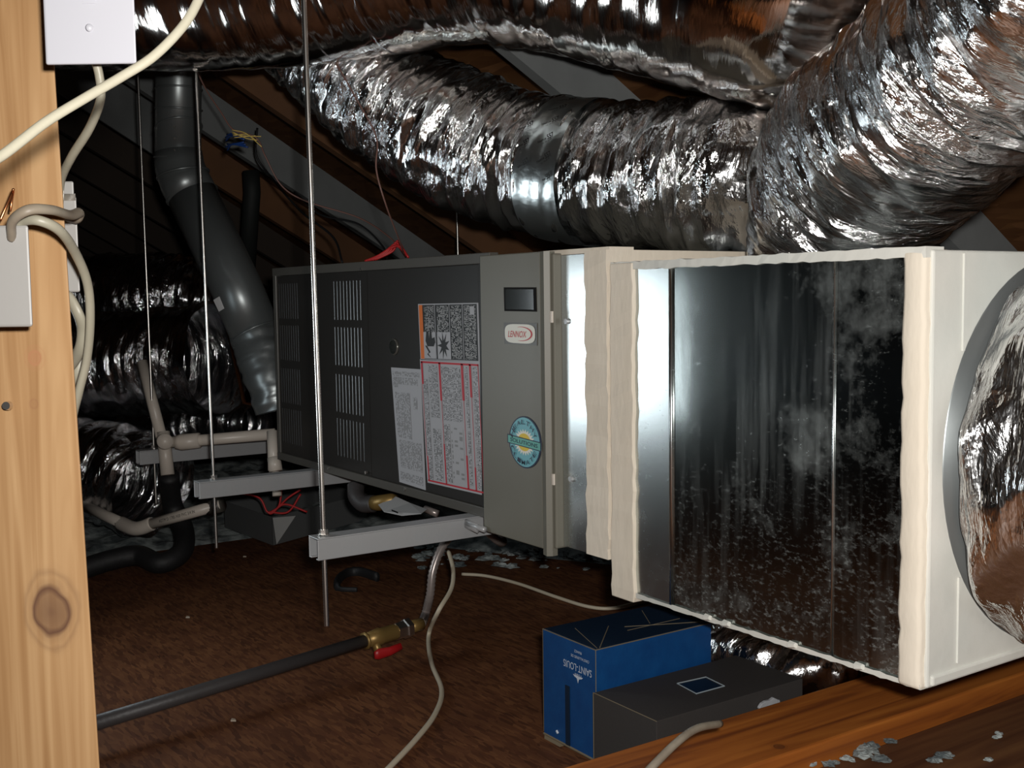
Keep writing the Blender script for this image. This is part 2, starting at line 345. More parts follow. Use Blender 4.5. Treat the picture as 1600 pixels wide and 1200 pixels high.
for x in xs:
    g = MB()
    for (y0, y1) in ((ridge_y, 3.9), (ridge_y, -4.2)):
        d = .215
        q = [(x, y0, roofz(y0)-d), (x, y1, max(roofz(y1)-d, -.05)), (x, y1, roofz(y1)), (x, y0, roofz(y0))]
        g.prism(q, (-.038, 0, 0))
    kind = M_raftg
    if abs(x+3.39) < .1 or abs(x+4.54) < .1: kind = M_raftb
    if x < -4.7: kind = M_gable_dimraft  # far rafters coloured dark, the gloom of that end put into their colour
    g.build('rafter', kind, ceil)
g = MB(); gx = -4.525; g.prism([(gx, .80, roofz(.80)-.205), (gx, 1.44, roofz(1.44)-.205), (gx, 1.50, roofz(1.5)-.14), (gx, 1.50, roofz(1.50)), (gx, .80, roofz(.80))], (.012, 0, 0)); g.build('gusset_board', M_raftg, ceil)
b = MB(); b.prism([(-9, -4.6, -.1), (-9, 4.3, -.1), (-9, ridge_y, roofz(ridge_y)+.05)], (-.03, 0, 0)); struct(b.build('wall_left', M_gable_dimraft))
b = MB(); b.prism([(3.2, -4.6, -.1), (3.2, 4.3, -.1), (3.2, ridge_y, roofz(ridge_y)+.05)], (.03, 0, 0)); struct(b.build('wall_right', M_gable_dimraft))
b = MB(); b.box((-9, -4.6, -.12), (3.2, 4.3, -.10)); struct(b.build('floor_base', M_gable_dimraft))

# ------------------------------------------------------------------ noise on grids (numpy)
def lin_noise(U, V, seed, nv=None):
    rs = np.random.RandomState(seed); G = rs.rand(512, 512)
    iu = np.floor(U).astype(int); iv = np.floor(V).astype(int); fu = U-iu; fv = V-iv
    def g(a, b_):
        if nv: b_ = b_ % nv
        return G[a % 512, b_ % 512]
    a00 = g(iu, iv); a10 = g(iu+1, iv); a01 = g(iu, iv+1); a11 = g(iu+1, iv+1)
    lo = a00+fu*(a10-a00)+fv*(a01-a00); hi = a11+(1-fu)*(a01-a11)+(1-fv)*(a10-a11)
    return np.where(fu+fv < 1, lo, hi)-.5
def smo_noise(U, V, seed, nv=None):
    iu = np.floor(U); iv = np.floor(V); fu = U-iu; fv = V-iv
    return lin_sm(iu.astype(int), iv.astype(int), fu*fu*(3-2*fu), fv*fv*(3-2*fv), seed, nv)
def lin_sm(iu, iv, fu, fv, seed, nv):
    rs = np.random.RandomState(seed); G = rs.rand(512, 512)
    def g(a, b_):
        if nv: b_ = b_ % nv
        return G[a % 512, b_ % 512]
    return (g(iu, iv)*(1-fu)*(1-fv)+g(iu+1, iv)*fu*(1-fv)+g(iu, iv+1)*(1-fu)*fv+g(iu+1, iv+1)*fu*fv)-.5

def duct_surface(path, rad, du=.005, dv=.007, seed=1, ring=.012, crink=.006, lump=.02, pitch=.035, twist=0.0, flat=1.0):
    """sweep of a creased film sleeve along a path; returns the point grid and the (u,v) metres"""
    P = np.array(smoothpath(path, 24)); 
    rr = np.interp(np.linspace(0, 1, len(P)), np.linspace(0, 1, len(rad)), rad) if hasattr(rad, '__len__') else np.full(len(P), rad)
    seg = np.linalg.norm(np.diff(P, axis=0), axis=1); s_ = np.concatenate([[0], np.cumsum(seg)]); Ltot = s_[-1]
    nu = max(8, int(Ltot/du)); S = np.linspace(0, Ltot, nu)
    C = np.stack([np.interp(S, s_, P[:, k]) for k in range(3)], -1); R_ = np.interp(S, s_, rr)
    T_ = np.gradient(C, axis=0); T_ /= np.linalg.norm(T_, axis=1)[:, None]
    A = np.zeros_like(C); a = np.array([0, 0, 1.]) if abs(T_[0][2]) < .9 else np.array([1., 0, 0])
    for i in range(nu):
        a = a-T_[i]*(a@T_[i]); a /= np.linalg.norm(a); A[i] = a
    B = np.cross(T_, A)
    circ = 2*PI*R_.mean(); nv = int(circ/dv); th = np.arange(nv)/nv
    U, V = np.meshgrid(S, th, indexing='ij')
    k1 = max(4, int(circ/.16)); k2 = max(6, int(circ/.035)); k3 = max(6, int(circ/.30)); k4 = max(8, int(circ/.06))
    Uw = U + .02*smo_noise(U/.09, V*k1, seed+9, k1) + twist*np.sin(2*PI*V)
    w1 = 1-2*np.abs(2*((Uw/pitch+.9*smo_noise(U/.15, V*k1, seed, k1)) % 1)-1)      # main rings
    w1 *= (.35+1.3*np.clip(smo_noise(U/.07, V*k4, seed+1, k4)+.5, 0, 1))
    w2 = lin_noise(Uw/.016, V*k2, seed+2, k2)
    w3 = lin_noise(Uw/.030, V*k4, seed+3, k4)
    w4 = smo_noise(U/.22, V*k3, seed+4, k3)
    w5 = lin_noise(Uw/.009, V*k4, seed+5, k4)
    D = ring*.5*w1*.6 + crink*(w2*.8+w5*.7) + ring*w3*1.2 + lump*w4
    rad_ = (R_[:, None]+D)
    ca, sa = np.cos(2*PI*V), np.sin(2*PI*V)*flat
    X = C[:, None, :] + (A[:, None, :]*ca[..., None] + B[:, None, :]*sa[..., None])*rad_[..., None]
    return X, S, th*circ, circ, (C, A, B, R_)
def flex_duct(name, label, path, rad, group='foil-jacketed flexible ducts', mt=None, parent=None, **k):
    X, S, Vv, circ, fr = duct_surface(path, rad, **k)
    if parent is None:
        t = thing(name, label, 'duct', path[0], group)
        o = grid_obj('foil_sleeve', X, mt or M_foil, t, (S, Vv, circ), True, True)
        return t, X, S, Vv, fr
    return grid_obj(name, X, mt or M_foil, parent, (S, Vv, circ), True, True), X, S, Vv, fr
def band(X, S, V, fr, u0, u1, mt, parent, off=.004, name='tape_band', seed=5, wob=.002, keep=.5):
    """a band of tape wrapped around the sleeve"""
    C, A, B, R_ = fr; i0 = np.searchsorted(S, u0); i1 = np.searchsorted(S, u1); nv = X.shape[1]
    Cs = C[i0:i1]; rr = np.linalg.norm(X[i0:i1]-Cs[:, None, :], axis=2); mean = rr.mean(axis=0)[None, :]
    k = np.ones(15)/15; mp_ = np.convolve(np.concatenate([mean[0][-7:], mean[0], mean[0][:7]]), k, 'valid')[None, :]
    nr = mp_*(1-keep)+rr*keep+off
    nr = np.maximum(nr, rr+.0012) if keep > .9 else nr+.004
    D = (X[i0:i1]-Cs[:, None, :])/rr[..., None]
    Y = Cs[:, None, :]+D*nr[..., None]
    return grid_obj(name, Y, mt, parent, (S[i0:i1], V, V[-1]+(V[1]-V[0])), True, True), Y

# ------------------------------------------------------------------ text
def text_verts(s_, size=1.0, shear=0., bold=0.):
    c = bpy.data.curves.new('t', 'FONT'); c.body = s_; c.size = size; c.align_x = 'CENTER'; c.align_y = 'CENTER'; c.shear = shear; c.offset = bold; c.resolution_u = 3
    o = bpy.data.objects.new('t', c); COL.objects.link(o); bpy.context.view_layer.update()
    me = bpy.data.meshes.new_from_object(o.evaluated_get(bpy.context.evaluated_depsgraph_get()))
    v = np.array([tuple(x.co) for x in me.vertices]) if len(me.vertices) else np.zeros((0, 3)); fs = [tuple(p.vertices) for p in me.polygons]
    bpy.data.objects.remove(o); bpy.data.curves.remove(c); bpy.data.meshes.remove(me)
    return v, fs
def text_on(mb, s_, center, ex, ey, h, width=None, shear=0., bold=0., rot=0.):
    """write s_ in the plane spanned by ex (reading) and ey (up), letter height h, at most fitted to width"""
    v, fs = text_verts(s_, 1.0, shear, bold)
    if not len(v): return
    x0, x1 = v[:, 0].min(), v[:, 0].max(); y0, y1 = v[:, 1].min(), v[:, 1].max()
    sy = h/(y1-y0); sx = (width/(x1-x0)) if width else sy
    X = (v[:, 0]-(x0+x1)/2)*sx; Y = (v[:, 1]-(y0+y1)/2)*sy
    X, Y = X*math.cos(rot)-Y*math.sin(rot), X*math.sin(rot)+Y*math.cos(rot)
    ex = np.array(ex, float); ey = np.array(ey, float); c = np.array(center, float)
    mb.add([c+ex*a+ey*b_ for a, b_ in zip(X, Y)], fs)
EX = np.array([1., 0, 0]); EY = np.array([0., 1, 0]); EZ = np.array([0., 0, 1])

# ------------------------------------------------------------------ furnace (front plane y = 1.2)
FY = 1.2; FZ0, FZ1 = .350, .862; FX0, FX1 = -2.93, -1.84
fur = thing('gas_furnace', 'long charcoal steel gas furnace lying on its side with louvered door and warning labels', 'furnace', (-2.39, 1.55, FZ0))
c = MB(); c.box((FX0, FY+.014, FZ0), (FX1, 1.93, FZ1)); c.build('cabinet', M_rail, fur, bevel=.003)
r = MB()   # rails framing the doors
r.box((FX0-.003, FY-.004, FZ0-.004), (FX0+.016, FY+.016, FZ1+.004)); r.box((FX0, FY-.006, FZ1-.016), (FX1, FY+.016, FZ1+.005))
r.box((FX0, FY-.006, FZ0-.008), (FX1, FY+.016, FZ0+.012)); r.build('frame_rail', M_rail, fur, bevel=.0015)
r = MB(); r.box((-1.885, FY-.003, FZ0+.012), (FX1+.002, FY+.016, FZ1-.014)); r.build('end_strip', M_dark, fur, bevel=.001)
xs_ = -2.372
# louvered door: a plate with real slots (built as a lattice)
def slotted(x0, x1, z0, z1, y0, y1, cols, rows):
    mb = MB(); xe = sorted(set([x0, x1]+[a for c_ in cols for a in c_])); ze = sorted(set([z0, z1]+[a for c_ in rows for a in c_]))
    for i in range(len(xe)-1):
        xm = (xe[i]+xe[i+1])/2; inc = any(a < xm < b_ for a, b_ in cols)
        if not inc: mb.box((xe[i], y0, z0), (xe[i+1], y1, z1)); continue
        for j in range(len(ze)-1):
            zm = (ze[j]+ze[j+1])/2
            if not any(a < zm < b_ for a, b_ in rows): mb.box((xe[i], y0, ze[j]), (xe[i+1], y1, ze[j+1]))
    return mb
cols = []
for (a, n, p) in ((-2.905, 9, .0150), (-2.561, 9, .0180)):
    for k in range(n): cols.append((a+k*p, a+k*p+p*.5))
rows = [(.392, .486), (.502, .596), (.618, .712), (.730, .824)]
slotted(FX0+.016, xs_-.0015, FZ0+.012, FZ1-.017, FY, FY+.002, cols, rows).build('louvered_door', M_dark, fur)
h = MB(); h.box((-2.665, FY-.0015, .53), (-2.645, FY+.002, .68)); h.build('handle_slot', M_black, fur)
for gi in (0, 9):
    for z0, z1 in rows:
        sl = MB()
        for a, b_ in cols[gi:gi+9]:      # bent louver fins behind each slot
            sl.add([(a-.001, FY+.0021, z0), (b_+.001, FY+.0075, z0), (b_+.001, FY+.0075, z1), (a-.001, FY+.0021, z1)], [(0, 1, 2, 3)])
        sl.build('louver_fins', M_fin, fur)
d = MB(); d.box((xs_+.0015, FY-.001, FZ0+.012), (-1.887, FY+.012, FZ1-.016)); d.build('access_door', M_dark, fur, bevel=.0015)
def quad_obj(name, pxs, y, mt, parent, th=.0006):
    P = [PY(px, py, y) for px, py in pxs]      # tl, tr, br, bl
    mb = MB(); Q = [P[3], P[2], P[1], P[0]]; mb.add([*Q, *[q+EY*th for q in Q]], [(0, 1, 2, 3), (7, 6, 5, 4), (0, 4, 5, 1), (1, 5, 6, 2), (2, 6, 7, 3), (3, 7, 4, 0)])
    o = mb.build(name, mt, parent); ul = o.data.uv_layers.new(name='UVMap'); uvs = [(0, 0), (1, 0), (1, 1), (0, 1)]*2
    for lp in o.data.loops: ul.data[lp.index].uv = uvs[lp.vertex_index]
    return o, P
def lerpq(P, u, v): return (P[0]*(1-u)+P[1]*u)*(1-v)+(P[3]*(1-u)+P[2]*u)*v      # u right, v down
def subquad(mb, P, u0, u1, v0, v1, off):
    mb.add([lerpq(P, u0, v1)-EY*off, lerpq(P, u1, v1)-EY*off, lerpq(P, u1, v0)-EY*off, lerpq(P, u0, v0)-EY*off], [(0, 1, 2, 3)])
LY = FY-.0022
# sight glass
sg = PY(616, 542, LY); m1 = MB(); m1.tube([sg+EY*.003, sg-EY*.003], .0185, 28); m1.build('sight_glass_ring', M_ring, fur, True)
m1 = MB(); m1.tube([sg-EY*.003, sg-EY*.0042], .0155, 28); m1.build('sight_glass', M_lcd, fur)
# white rating sheet
rs, P = quad_obj('rating_sheet', [(611, 574), (657, 577), (665, 766), (624, 753)], LY, M_labw, fur)
MP1 = print_mat('fine_type_grey', (.40, .40, .42), (.20, .20, .20), 26, 110, .55)
def printpatch(P, u0, u1, v0, v1, mt, parent, off=.0007, name='fine_print'):
    mb = MB(); subquad(mb, P, u0, u1, v0, v1, off); o = mb.build(name, mt, parent); ul = o.data.uv_layers.new(name='UVMap')
    uv = [(u0, 1-v1), (u1, 1-v1), (u1, 1-v0), (u0, 1-v0)]
    for lp in o.data.loops: ul.data[lp.index].uv = uv[lp.vertex_index]
    return o
for a in ((.05, .95, .03, .07), (.22, .88, .08, .14), (.05, .2, .08, .17), (.08, .6, .21, .60), (.12, .92, .62, .86), (.72, .84, .24, .34), (.08, .92, .90, .97)): printpatch(P, *a, MP1, rs)
# red and white lighting-instructions label
rl, P = quad_obj('instruction_label', [(656, 561), (750, 566), (760, 775), (668, 754)], LY, M_labw, fur)
MP2 = print_mat('fine_type_black', (.42, .42, .44), (.10, .10, .10), 44, 210, .5)
for a in ((.04, .12, .16, .97), (.15, .30, .04, .46), (.16, .30, .55, .96), (.36, .68, .05, .47), (.36, .46, .50, .96), (.76, .80, .04, .95), (.88, .97, .04, .96)): printpatch(P, *a, MP2, rl)
MP3 = print_mat('diagram_print', (.42, .42, .44), (.25, .25, .25), 12, 60, .35)
printpatch(P, .48, .68, .52, .92, MP3, rl)
mb = MB()
for a in ((.02, .98, .015, .03), (.02, .05, .02, .20), (.33, .36, .02, .32), (.70, .735, .02, .30), (.83, .86, .02, .27), (.02, .98, .972, .985),
          (.03, .05, .78, .975), (.34, .36, .66, .975), (.71, .735, .72, .975), (.84, .86, .80, .975), (.965, .975, .02, .975), (.345, .352, .32, .66), (.715, .722, .3, .72), (.845, .852, .27, .8), (.02, .027, .2, .78)): subquad(mb, P, *a, .001)
mb.build('red_rules', M_labred, rl)
# black warning label
wl, P = quad_obj('warning_label', [(653, 475), (747, 473), (750, 566), (657, 562)], LY, M_labw, fur)
mb = MB(); subquad(mb, P, .02, .98, .02, .98, .0006); mb.build('black_panel', M_ink, wl)
MP4 = print_mat('fine_type_reversed', (.008, .008, .008), (.42, .42, .42), 52, 90, .55)
for a in ((.11, .28, .04, .96), (.33, .52, .04, .96), (.56, .74, .04, .96), (.78, .96, .04, .96)): printpatch(P, *a, MP4, wl, .001)
mb = MB(); subquad(mb, P, .02, .085, .02, .98, .0012); mb.build('orange_bar', M_laborg, wl)
mb = MB()
for a in ((.085, .30, .50, .97), (.325, .54, .50, .97), (.295, .305, .02, .97), (.54, .55, .02, .97), (.755, .765, .02, .97), (.875, .945, .06, .20)): subquad(mb, P, *a, .0014)
mb.build('white_panels', M_labw, wl)
mb = MB()
def icon(cu, cv, pts):
    c0 = len(mb.v); mb.add([lerpq(P, cu+a*.1, cv+b_*.235)-EY*.0018 for a, b_ in pts], [tuple(range(len(pts)))[::-1]])
star = []
for k in range(18):
    q = 2*PI*k/18; rr_ = (.95 if k % 2 else .45)*(1+.15*math.sin(3*k)); star.append((rr_*math.cos(q), rr_*math.sin(q)))
icon(.432, .735, star)
icon(.20, .66, [(-.6, -.7), (-.2, -.75), (-.15, -.2), (0, -.75), (.3, -.7), (.35, -.2), (.8, -.3), (.9, .1), (.6, .4), (-.5, .4), (-.8, 0)])
icon(.17, .86, [(-.6, -.5), (-.3, -.5), (.3, .0), (-.1, .1), (.4, .45), (-.3, .15), (.0, 0)])
mb.build('hazard_pictograms', M_ink, wl)
sc = MB()
for (x, z) in ((-2.39, .37), (-2.39, .85), (-1.862, .372), (-1.862, .85), (-2.2, .356), (-2.6, .356)):
    sc = MB(); sc.tube([(x, FY-.008, z), (x, FY-.003, z)], .004, 8); sc.build('screw', M_rod, fur)

# ------------------------------------------------------------------ coil cabinet between furnace and plenum
coil = thing('coil_cabinet', 'taupe steel coil cabinet with display window joining furnace to plenum', 'cabinet', (-1.66, 1.55, .32))
cx0, cx1 = -1.836, -1.622; cz0, cz1 = .328, .856; CY = 1.176
c = MB(); c.box((cx0, CY+.003, cz0), (cx1+.012, 1.93, cz1)); c.build('cabinet_body', M_taupe, coil, bevel=.003)
c = MB(); c.box((cx0-.004, CY-.004, cz0-.004), (cx1-.018, CY+.004, cz1+.004)); c.build('front_panel', M_taupe, coil, bevel=.002)
c = MB(); c.prism([(cx1-.018, CY-.004, cz0-.014), (cx1-.002, CY-.008, cz0-.014), (cx1+.004, CY+.001, cz0-.014), (cx1+.004, CY+.012, cz0-.014), (cx1-.018, CY+.012, cz0-.014)], (0, 0, cz1-cz0+.018)); c.build('corner_trim', M_taupe, coil)
GY = 1.196
c = MB(); c.box((cx1+.013, GY, cz0+.004), (-1.5, 1.92, cz1-.004)); c.build('galvanised_side', M_galv2, coil)
for z in (.742, .452): c = MB(); c.box((cx1+.0045, GY-.020, z-.008), (cx1+.010, GY+.001, z+.012)); c.build('clip', M_pvc, coil)
for px, py in ((886, 502), (893, 748)): p = PY(px, py, GY-.001); c = MB(); c.tube([p+EY*.002, p-EY*.004], .005, 10); c.build('screw', M_strut, coil)
CF = CY-.0045
dw, P = quad_obj('display_window', [(787, 449), (837, 449), (838, 487), (788, 486)], CF-.001, M_black, coil, .002)
mb = MB(); subquad(mb, P, .06, .94, .08, .92, .0012); mb.build('display_glass', M_lcd, dw)
bd, P = quad_obj('brand_badge', [(787, 504), (839, 505), (839, 540), (788, 537)], CF-.001, M_rail, coil, .002)
mb = MB(); pts = []
for k in range(40):
    q = 2*PI*k/40; cc, ss = math.cos(q), math.sin(q); pts.append(lerpq(P, .5+.46*math.copysign(abs(cc)**.45, cc), .5+.44*math.copysign(abs(ss)**.6, ss))-EY*.001)
mb.add(pts, [tuple(range(40))[::-1]]); mb.build('white_plate', M_sunw, bd)
mb = MB(); bc = lerpq(P, .43, .52); bw = np.linalg.norm(P[1]-P[0]); bh = np.linalg.norm(P[3]-P[0])
text_on(mb, 'LENNOX', bc-EY*.0018, EX, EZ, bh*.30, bw*.56, shear=.25, bold=.004)
def arcstrip(mb, P, cu, cv, ru, rv, q0, q1, wd, off, n=24):
    vs = []
    for k in range(n+1):
        q = q0+(q1-q0)*k/n; w_ = wd*math.sin(PI*(k+.5)/(n+1))**.6
        for s__ in (1, 1-w_): vs.append(lerpq(P, cu+ru*s__*math.cos(q), cv+rv*s__*math.sin(q))-EY*off)
    mb.add(vs, [(2*k, 2*k+1, 2*k+3, 2*k+2) for k in range(n)])
arcstrip(mb, P, .56, .5, .33, .33, -PI*.62, PI*.6, .14, .0018); mb.build('red_lettering', M_labred, bd)
# round-topped badge
bc = PY(820, 691, CF-.001); RX = abs(PY(845, 691, CF)[0]-PY(795, 691, CF)[0])/2; RZz = abs(PY(820, 651, CF)[2]-PY(820, 732, CF)[2])/2
def ell(mb, rx, rz, off, n=48, c=None):
    c = bc if c is None else c; mb.add([c+EX*rx*math.cos(2*PI*k/n)+EZ*rz*math.sin(2*PI*k/n)-EY*off for k in range(n)], [tuple(range(n))])
oval = MB(); oval.tube([bc+EY*.0015, bc-EY*.0002], 1, 48)
oval.v = [tuple(bc+EX*(v[0]-bc[0])*RX+EZ*(v[2]-bc[2])*RZz+EY*(v[1]-bc[1])) for v in oval.v]
ov = oval.build('oval_badge', M_navy, coil)
mb = MB(); ell(mb, RX*.93, RZz*.95, .0006); mb.build('badge_field', M_badge, ov)
mb = MB(); st = []
for k in range(48):
    q = 2*PI*k/48; rr_ = .66 if k % 2 else .50; st.append(bc+EX*rr_*RX*math.cos(q)+EZ*rr_*.78*RZz*math.sin(q)-EY*.001)
mb.add(st, [tuple(range(48))]); mb.build('sun_rays', M_sunw, ov)
mb = MB(); ell(mb, RX*.40, RZz*.34, .0014); mb.build('sun_disc', M_sun, ov)
tl = -.06
mb = MB(); mb.add([bc+EX*a*RX+EZ*(b_*RZz+tl*a*RZz)-EY*.0018 for a, b_ in ((-1.06, -.185), (1.06, -.185), (1.06, .165), (-1.06, .165))], [(0, 1, 2, 3)]); rb = mb.build('ribbon_edge', M_navy, ov)
mb = MB(); mb.add([bc+EX*a*RX+EZ*(b_*RZz+tl*a*RZz)-EY*.0022 for a, b_ in ((-1.0, -.15), (1.0, -.15), (1.0, .13), (-1.0, .13))], [(0, 1, 2, 3)]); mb.build('ribbon', M_teal, ov)
mb = MB()
text_on(mb, 'SOLUTIONS', bc-EY*.0026-EZ*.01*RZz, EX, EZ-EX*0, RZz*.15, RX*1.7, bold=.01, rot=tl*RZz/RX*.9)
for word, q0, q1, sgn in (('HEALTHY', 158, 25, 1), ('CLIMATE', 205, 330, -1)):
    for i, ch in enumerate(word):
        q = math.radians(q0+(q1-q0)*i/(len(word)-1)); hh = RZz*(.24 if i == 0 else .17)
        p = bc+EX*.76*RX*math.cos(q)+EZ*.78*RZz*math.sin(q)-EY*.0026
        text_on(mb, ch, p, EX, EZ, hh, RX*(.30 if i == 0 else .22), bold=.01, rot=(q-PI/2 if sgn > 0 else q-1.5*PI)*.8)
mb.build('badge_lettering', M_navy, ov)
# mastic strip over the joint on the coil side
def rough_box(mb, a, b, n=(1, 1, 30), amp=.002, seed=3):
    rs_ = random.Random(seed); a = np.array(a, float); b = np.array(b, float); nz = n[2]
    rings = []
    for k in range(nz+1):
        z = a[2]+(b[2]-a[2])*k/nz; j = lambda: rs_.uniform(-amp, amp)
        rings.append([(a[0]+j(), a[1]+j()*.5, z), (b[0]+j(), a[1]+j()*.5, z), (b[0], b[1], z), (a[0], b[1], z)])
    vs = [p for r_ in rings for p in r_]; fs = [(3, 2, 1, 0), tuple(4*nz+i for i in range(4))]
    for k in range(nz):
        for i in range(4): fs.append((4*k+i, 4*k+(i+1) % 4, 4*k+4+(i+1) % 4, 4*k+4+i))
    mb.add(vs, fs)
mb = MB(); rough_box(mb, (-1.535, GY-.006, cz0+.004), (-1.476, 1.90, cz1+.001), amp=.0025)
mb.build('sealed_joint', M_mastic, coil)

# ------------------------------------------------------------------ supply plenum
PXL, PXR, PZ0, PZ1, PB = -1.470, -.862, .283, .831, 1.82
pl = thing('supply_plenum', 'large galvanised sheet metal supply plenum sealed with cream mastic along its edges', 'plenum', (-1.17, 1.5, PZ0))
# front sheet: slightly wavy grid
nu, nv = 90, 70; Xg = np.linspace(PY(1050, 650, FY)[0], -.893, nu); Zg = np.linspace(PZ0+.003, PZ1-.006, nv); U, V = np.meshgrid(Xg, Zg, indexing='ij')
env = np.clip((U-Xg[0])/.04, 0, 1)*np.clip((-.893-U)/.04, 0, 1)
Yg = FY-.001 - .0025*smo_noise(U/.16+9, V/.30+3, 21)*env
c = MB(); c.box((PXL+.004, FY+.003, PZ0+.002), (PXR-.004, PB, PZ1-.002)); c.build('sheet_metal_body', M_galv, pl)
grid_obj('front_sheet', np.stack([U, Yg, V], -1), M_galv, pl)
c = MB(); c.box((-1.420, FY-.0015, PZ0+.002), (Xg[0]+.001, FY+.004, PZ1-.006)); c.build('clean_sheet', M_galv2, pl)
for px, w_ in ((1050, .004), (1303, .0022)):
    a = PY(px, 415, FY); b_ = PY(px+1, 960 if px < 1200 else 1030, FY); x = (a[0]+b_[0])/2
    sm = MB(); sm.tube([(x, FY-.002, PZ0+.004), (x, FY-.002, PZ1-.008)], w_, 6); sm.build('standing_seam', M_galv2, pl, True)
mb = MB(); rough_box(mb, (PXL, FY-.008, PZ0-.012), (-1.412, PB, PZ1+.002), amp=.002, seed=8); mb.build('sealed_edge', M_mastic, pl, bevel=.002)
mb = MB(); rough_box(mb, (-.896, FY-.007, PZ0-.004), (PXR, FY+.05, PZ1+.001), amp=.0015, seed=11); mb.build('sealed_edge', M_mastic, pl, True, bevel=.006)
mb = MB(); n = 60; vs = []
rsd = random.Random(4)
for k in range(n+1):
    x = PXL+(PXR-PXL)*k/n; j = rsd.uniform(0, .002); vs += [(x, FY-.004, PZ0-.002-j), (x, FY-.005, PZ0+.0035+j), (x, FY+.03, PZ0-.003-j)]
mb.add(vs, [(3*k, 3*k+3, 3*k+4, 3*k+1) for k in range(n)]+[(3*k+2, 3*k+5, 3*k+3, 3*k) for k in range(n)])
for x in (-1.07, -.955, -1.20, -1.24): mb.tube([(x-.006, FY-.004, PZ0+.002), (x+.006, FY-.006, PZ0+.004)], [.006, .004], 6)
mb.build('sealed_edge', M_masticW, pl)
mb = MB(); rough_box(mb, (PZ1-.009, FY-.006, 0), (PZ1+.004, FY+.03, 1), n=(1, 1, 50), amp=.0012, seed=5)
mb.v = [(PXL+v[2]*(PXR-PXL), v[1], v[0]) for v in mb.v]; mb.build('sealed_edge', M_masticW, pl)
mb = MB(); mb.box((-1.66, FY-.003, .853), (-1.476, FY+.05, .862)); mb.build('sealed_top_lip', M_mastic, coil)
# right end: mastic coated board
mb = MB(); mb.box((PXR-.006, FY+.004, PZ0-.002), (PXR+.004, PB+.01, PZ1)); mb.build('end_panel', M_masticW, pl, bevel=.003)
for za_, zb_ in ((PZ0+.02, .415), (.705, PZ1-.004)):
    mb = MB(); mb.box((PXR+.002, 1.2635, za_), (PXR+.0065, 1.2675, zb_)); mb.build('end_panel_seam', M_masticW, pl)
mb = MB(); mb.box((PXR+.002, FY+.01, PZ0), (PXR+.008, PB, PZ0+.014)); mb.build('end_panel_lip', M_masticW, pl, bevel=.003)
# round outlet on the end, with its foil duct
OC = np.array([-.87, 1.496, .78-.219])
mb = MB(); mb.tube([OC+EX*.005, OC+EX*.014], .268, 72); mb.build('outlet_collar', M_vent, pl, True)
t, X, S, V, fr = flex_duct('flexible_duct', 'wide shiny foil flexible duct leaving the round outlet on the plenum end', [OC+EX*.012, OC+EX*.08+EY*.005, OC+EX*.20+EY*.03, OC+EX*.33+EY*.09, OC+EX*.45+EY*.2+EZ*.03], [.272, .276, .272, .262, .255], seed=61, du=.004, ring=.026, crink=.007, lump=.03, pitch=.07, mt=M_foilC)

# ------------------------------------------------------------------ foil ducts overhead
def under(px, py, t): return PT(px, py-.235*FPX/t, t)      # axis point of the duct whose underside is seen at (px, py)
A = [under(-160, 100, 2.54), under(0, 102, 2.52), under(220, 104, 2.48), under(420, 102, 2.44), under(600, 76, 2.38), under(780, 66, 2.28), under(1000, 106, 2.14), under(1220, 164, 2.02), under(1400, 185, 2.06), under(1540, 190, 2.2)]
ta, X, S, V, fr = flex_duct('flexible_duct', 'long thick foil duct running across the very top, a bright seam along its underside', A, .235, seed=11, ring=.003, crink=.0016, lump=.014, pitch=.06, mt=M_foilA)
# seam: a flattened flap of foil along the underside
Cc, Aa, Bb, Rr = fr
def seam_strip(i0, i1, wmax, seed):
    rs_ = np.random.RandomState(seed); n = i1-i0; rows_ = []
    for k in range(n):
        i = i0+k; j = X.shape[1]; e = min(k, n-1-k)/12.; w_ = wmax*min(1, e)*(.75+.35*math.sin(k*.21)+.1*rs_.rand())+.002
        dn = np.array([0, 0, -1.]); Rt = Rr[i]
        # lowest point towards the viewer
        tcam = CAM-Cc[i]; tcam[2] = 0; tcam /= np.linalg.norm(tcam)
        p = Cc[i]+(dn*.965+tcam*.26)*Rt
        rows_.append([p+tcam*.006+EZ*w_*.55, p+tcam*.014+EZ*w_*.1, p+tcam*.010-EZ*w_*.35, p-tcam*.012-EZ*w_*.45])
    G = np.array(rows_); G += rs_.randn(*G.shape)*.0012
    grid_obj('foil_seam', G, M_seam, ta, (S[i0:i1], np.arange(4)*.012, 0), True)
def idx(px):
    q = [(abs(800+FPX*((c_-CAM)@RI)/((c_-CAM)@FW)-px), i) for i, c_ in enumerate(Cc)]; return min(q)[1]
seam_strip(idx(592), idx(782), .022, 3); seam_strip(idx(800), idx(1215), .030, 4)
for px in (500, 800, 600): 
    i = idx(px); band(X, S, V, fr, S[i]-.009, S[i]+.009, M_foil, ta, name='clamp_band', keep=.2, off=-.004)
B = [PT(300, -120, 3.0), PT(400, -40, 2.9), PT(500, 62, 2.78), PT(600, 150, 2.68), PT(720, 222, 2.58), PT(840, 262, 2.48), PT(960, 277, 2.36), PT(1080, 278, 2.26), PT(1190, 284, 2.20), PT(1270, 290, 2.30), PT(1330, 300, 2.5)]
tb, X, S, V, fr = flex_duct('flexible_duct', 'crinkled foil duct sloping down behind the furnace top, with a printed tape band', B, [.15, .15, .148, .15, .152, .15, .148, .148, .145, .14, .14], seed=23, ring=.011, crink=.0125, lump=.018, pitch=.05)
Cc = fr[0]
i0, i1 = idx(868), idx(938); tp, Yt = band(X, S, V, fr, S[i0], S[i1], M_tape, tb, keep=.15, off=.002)
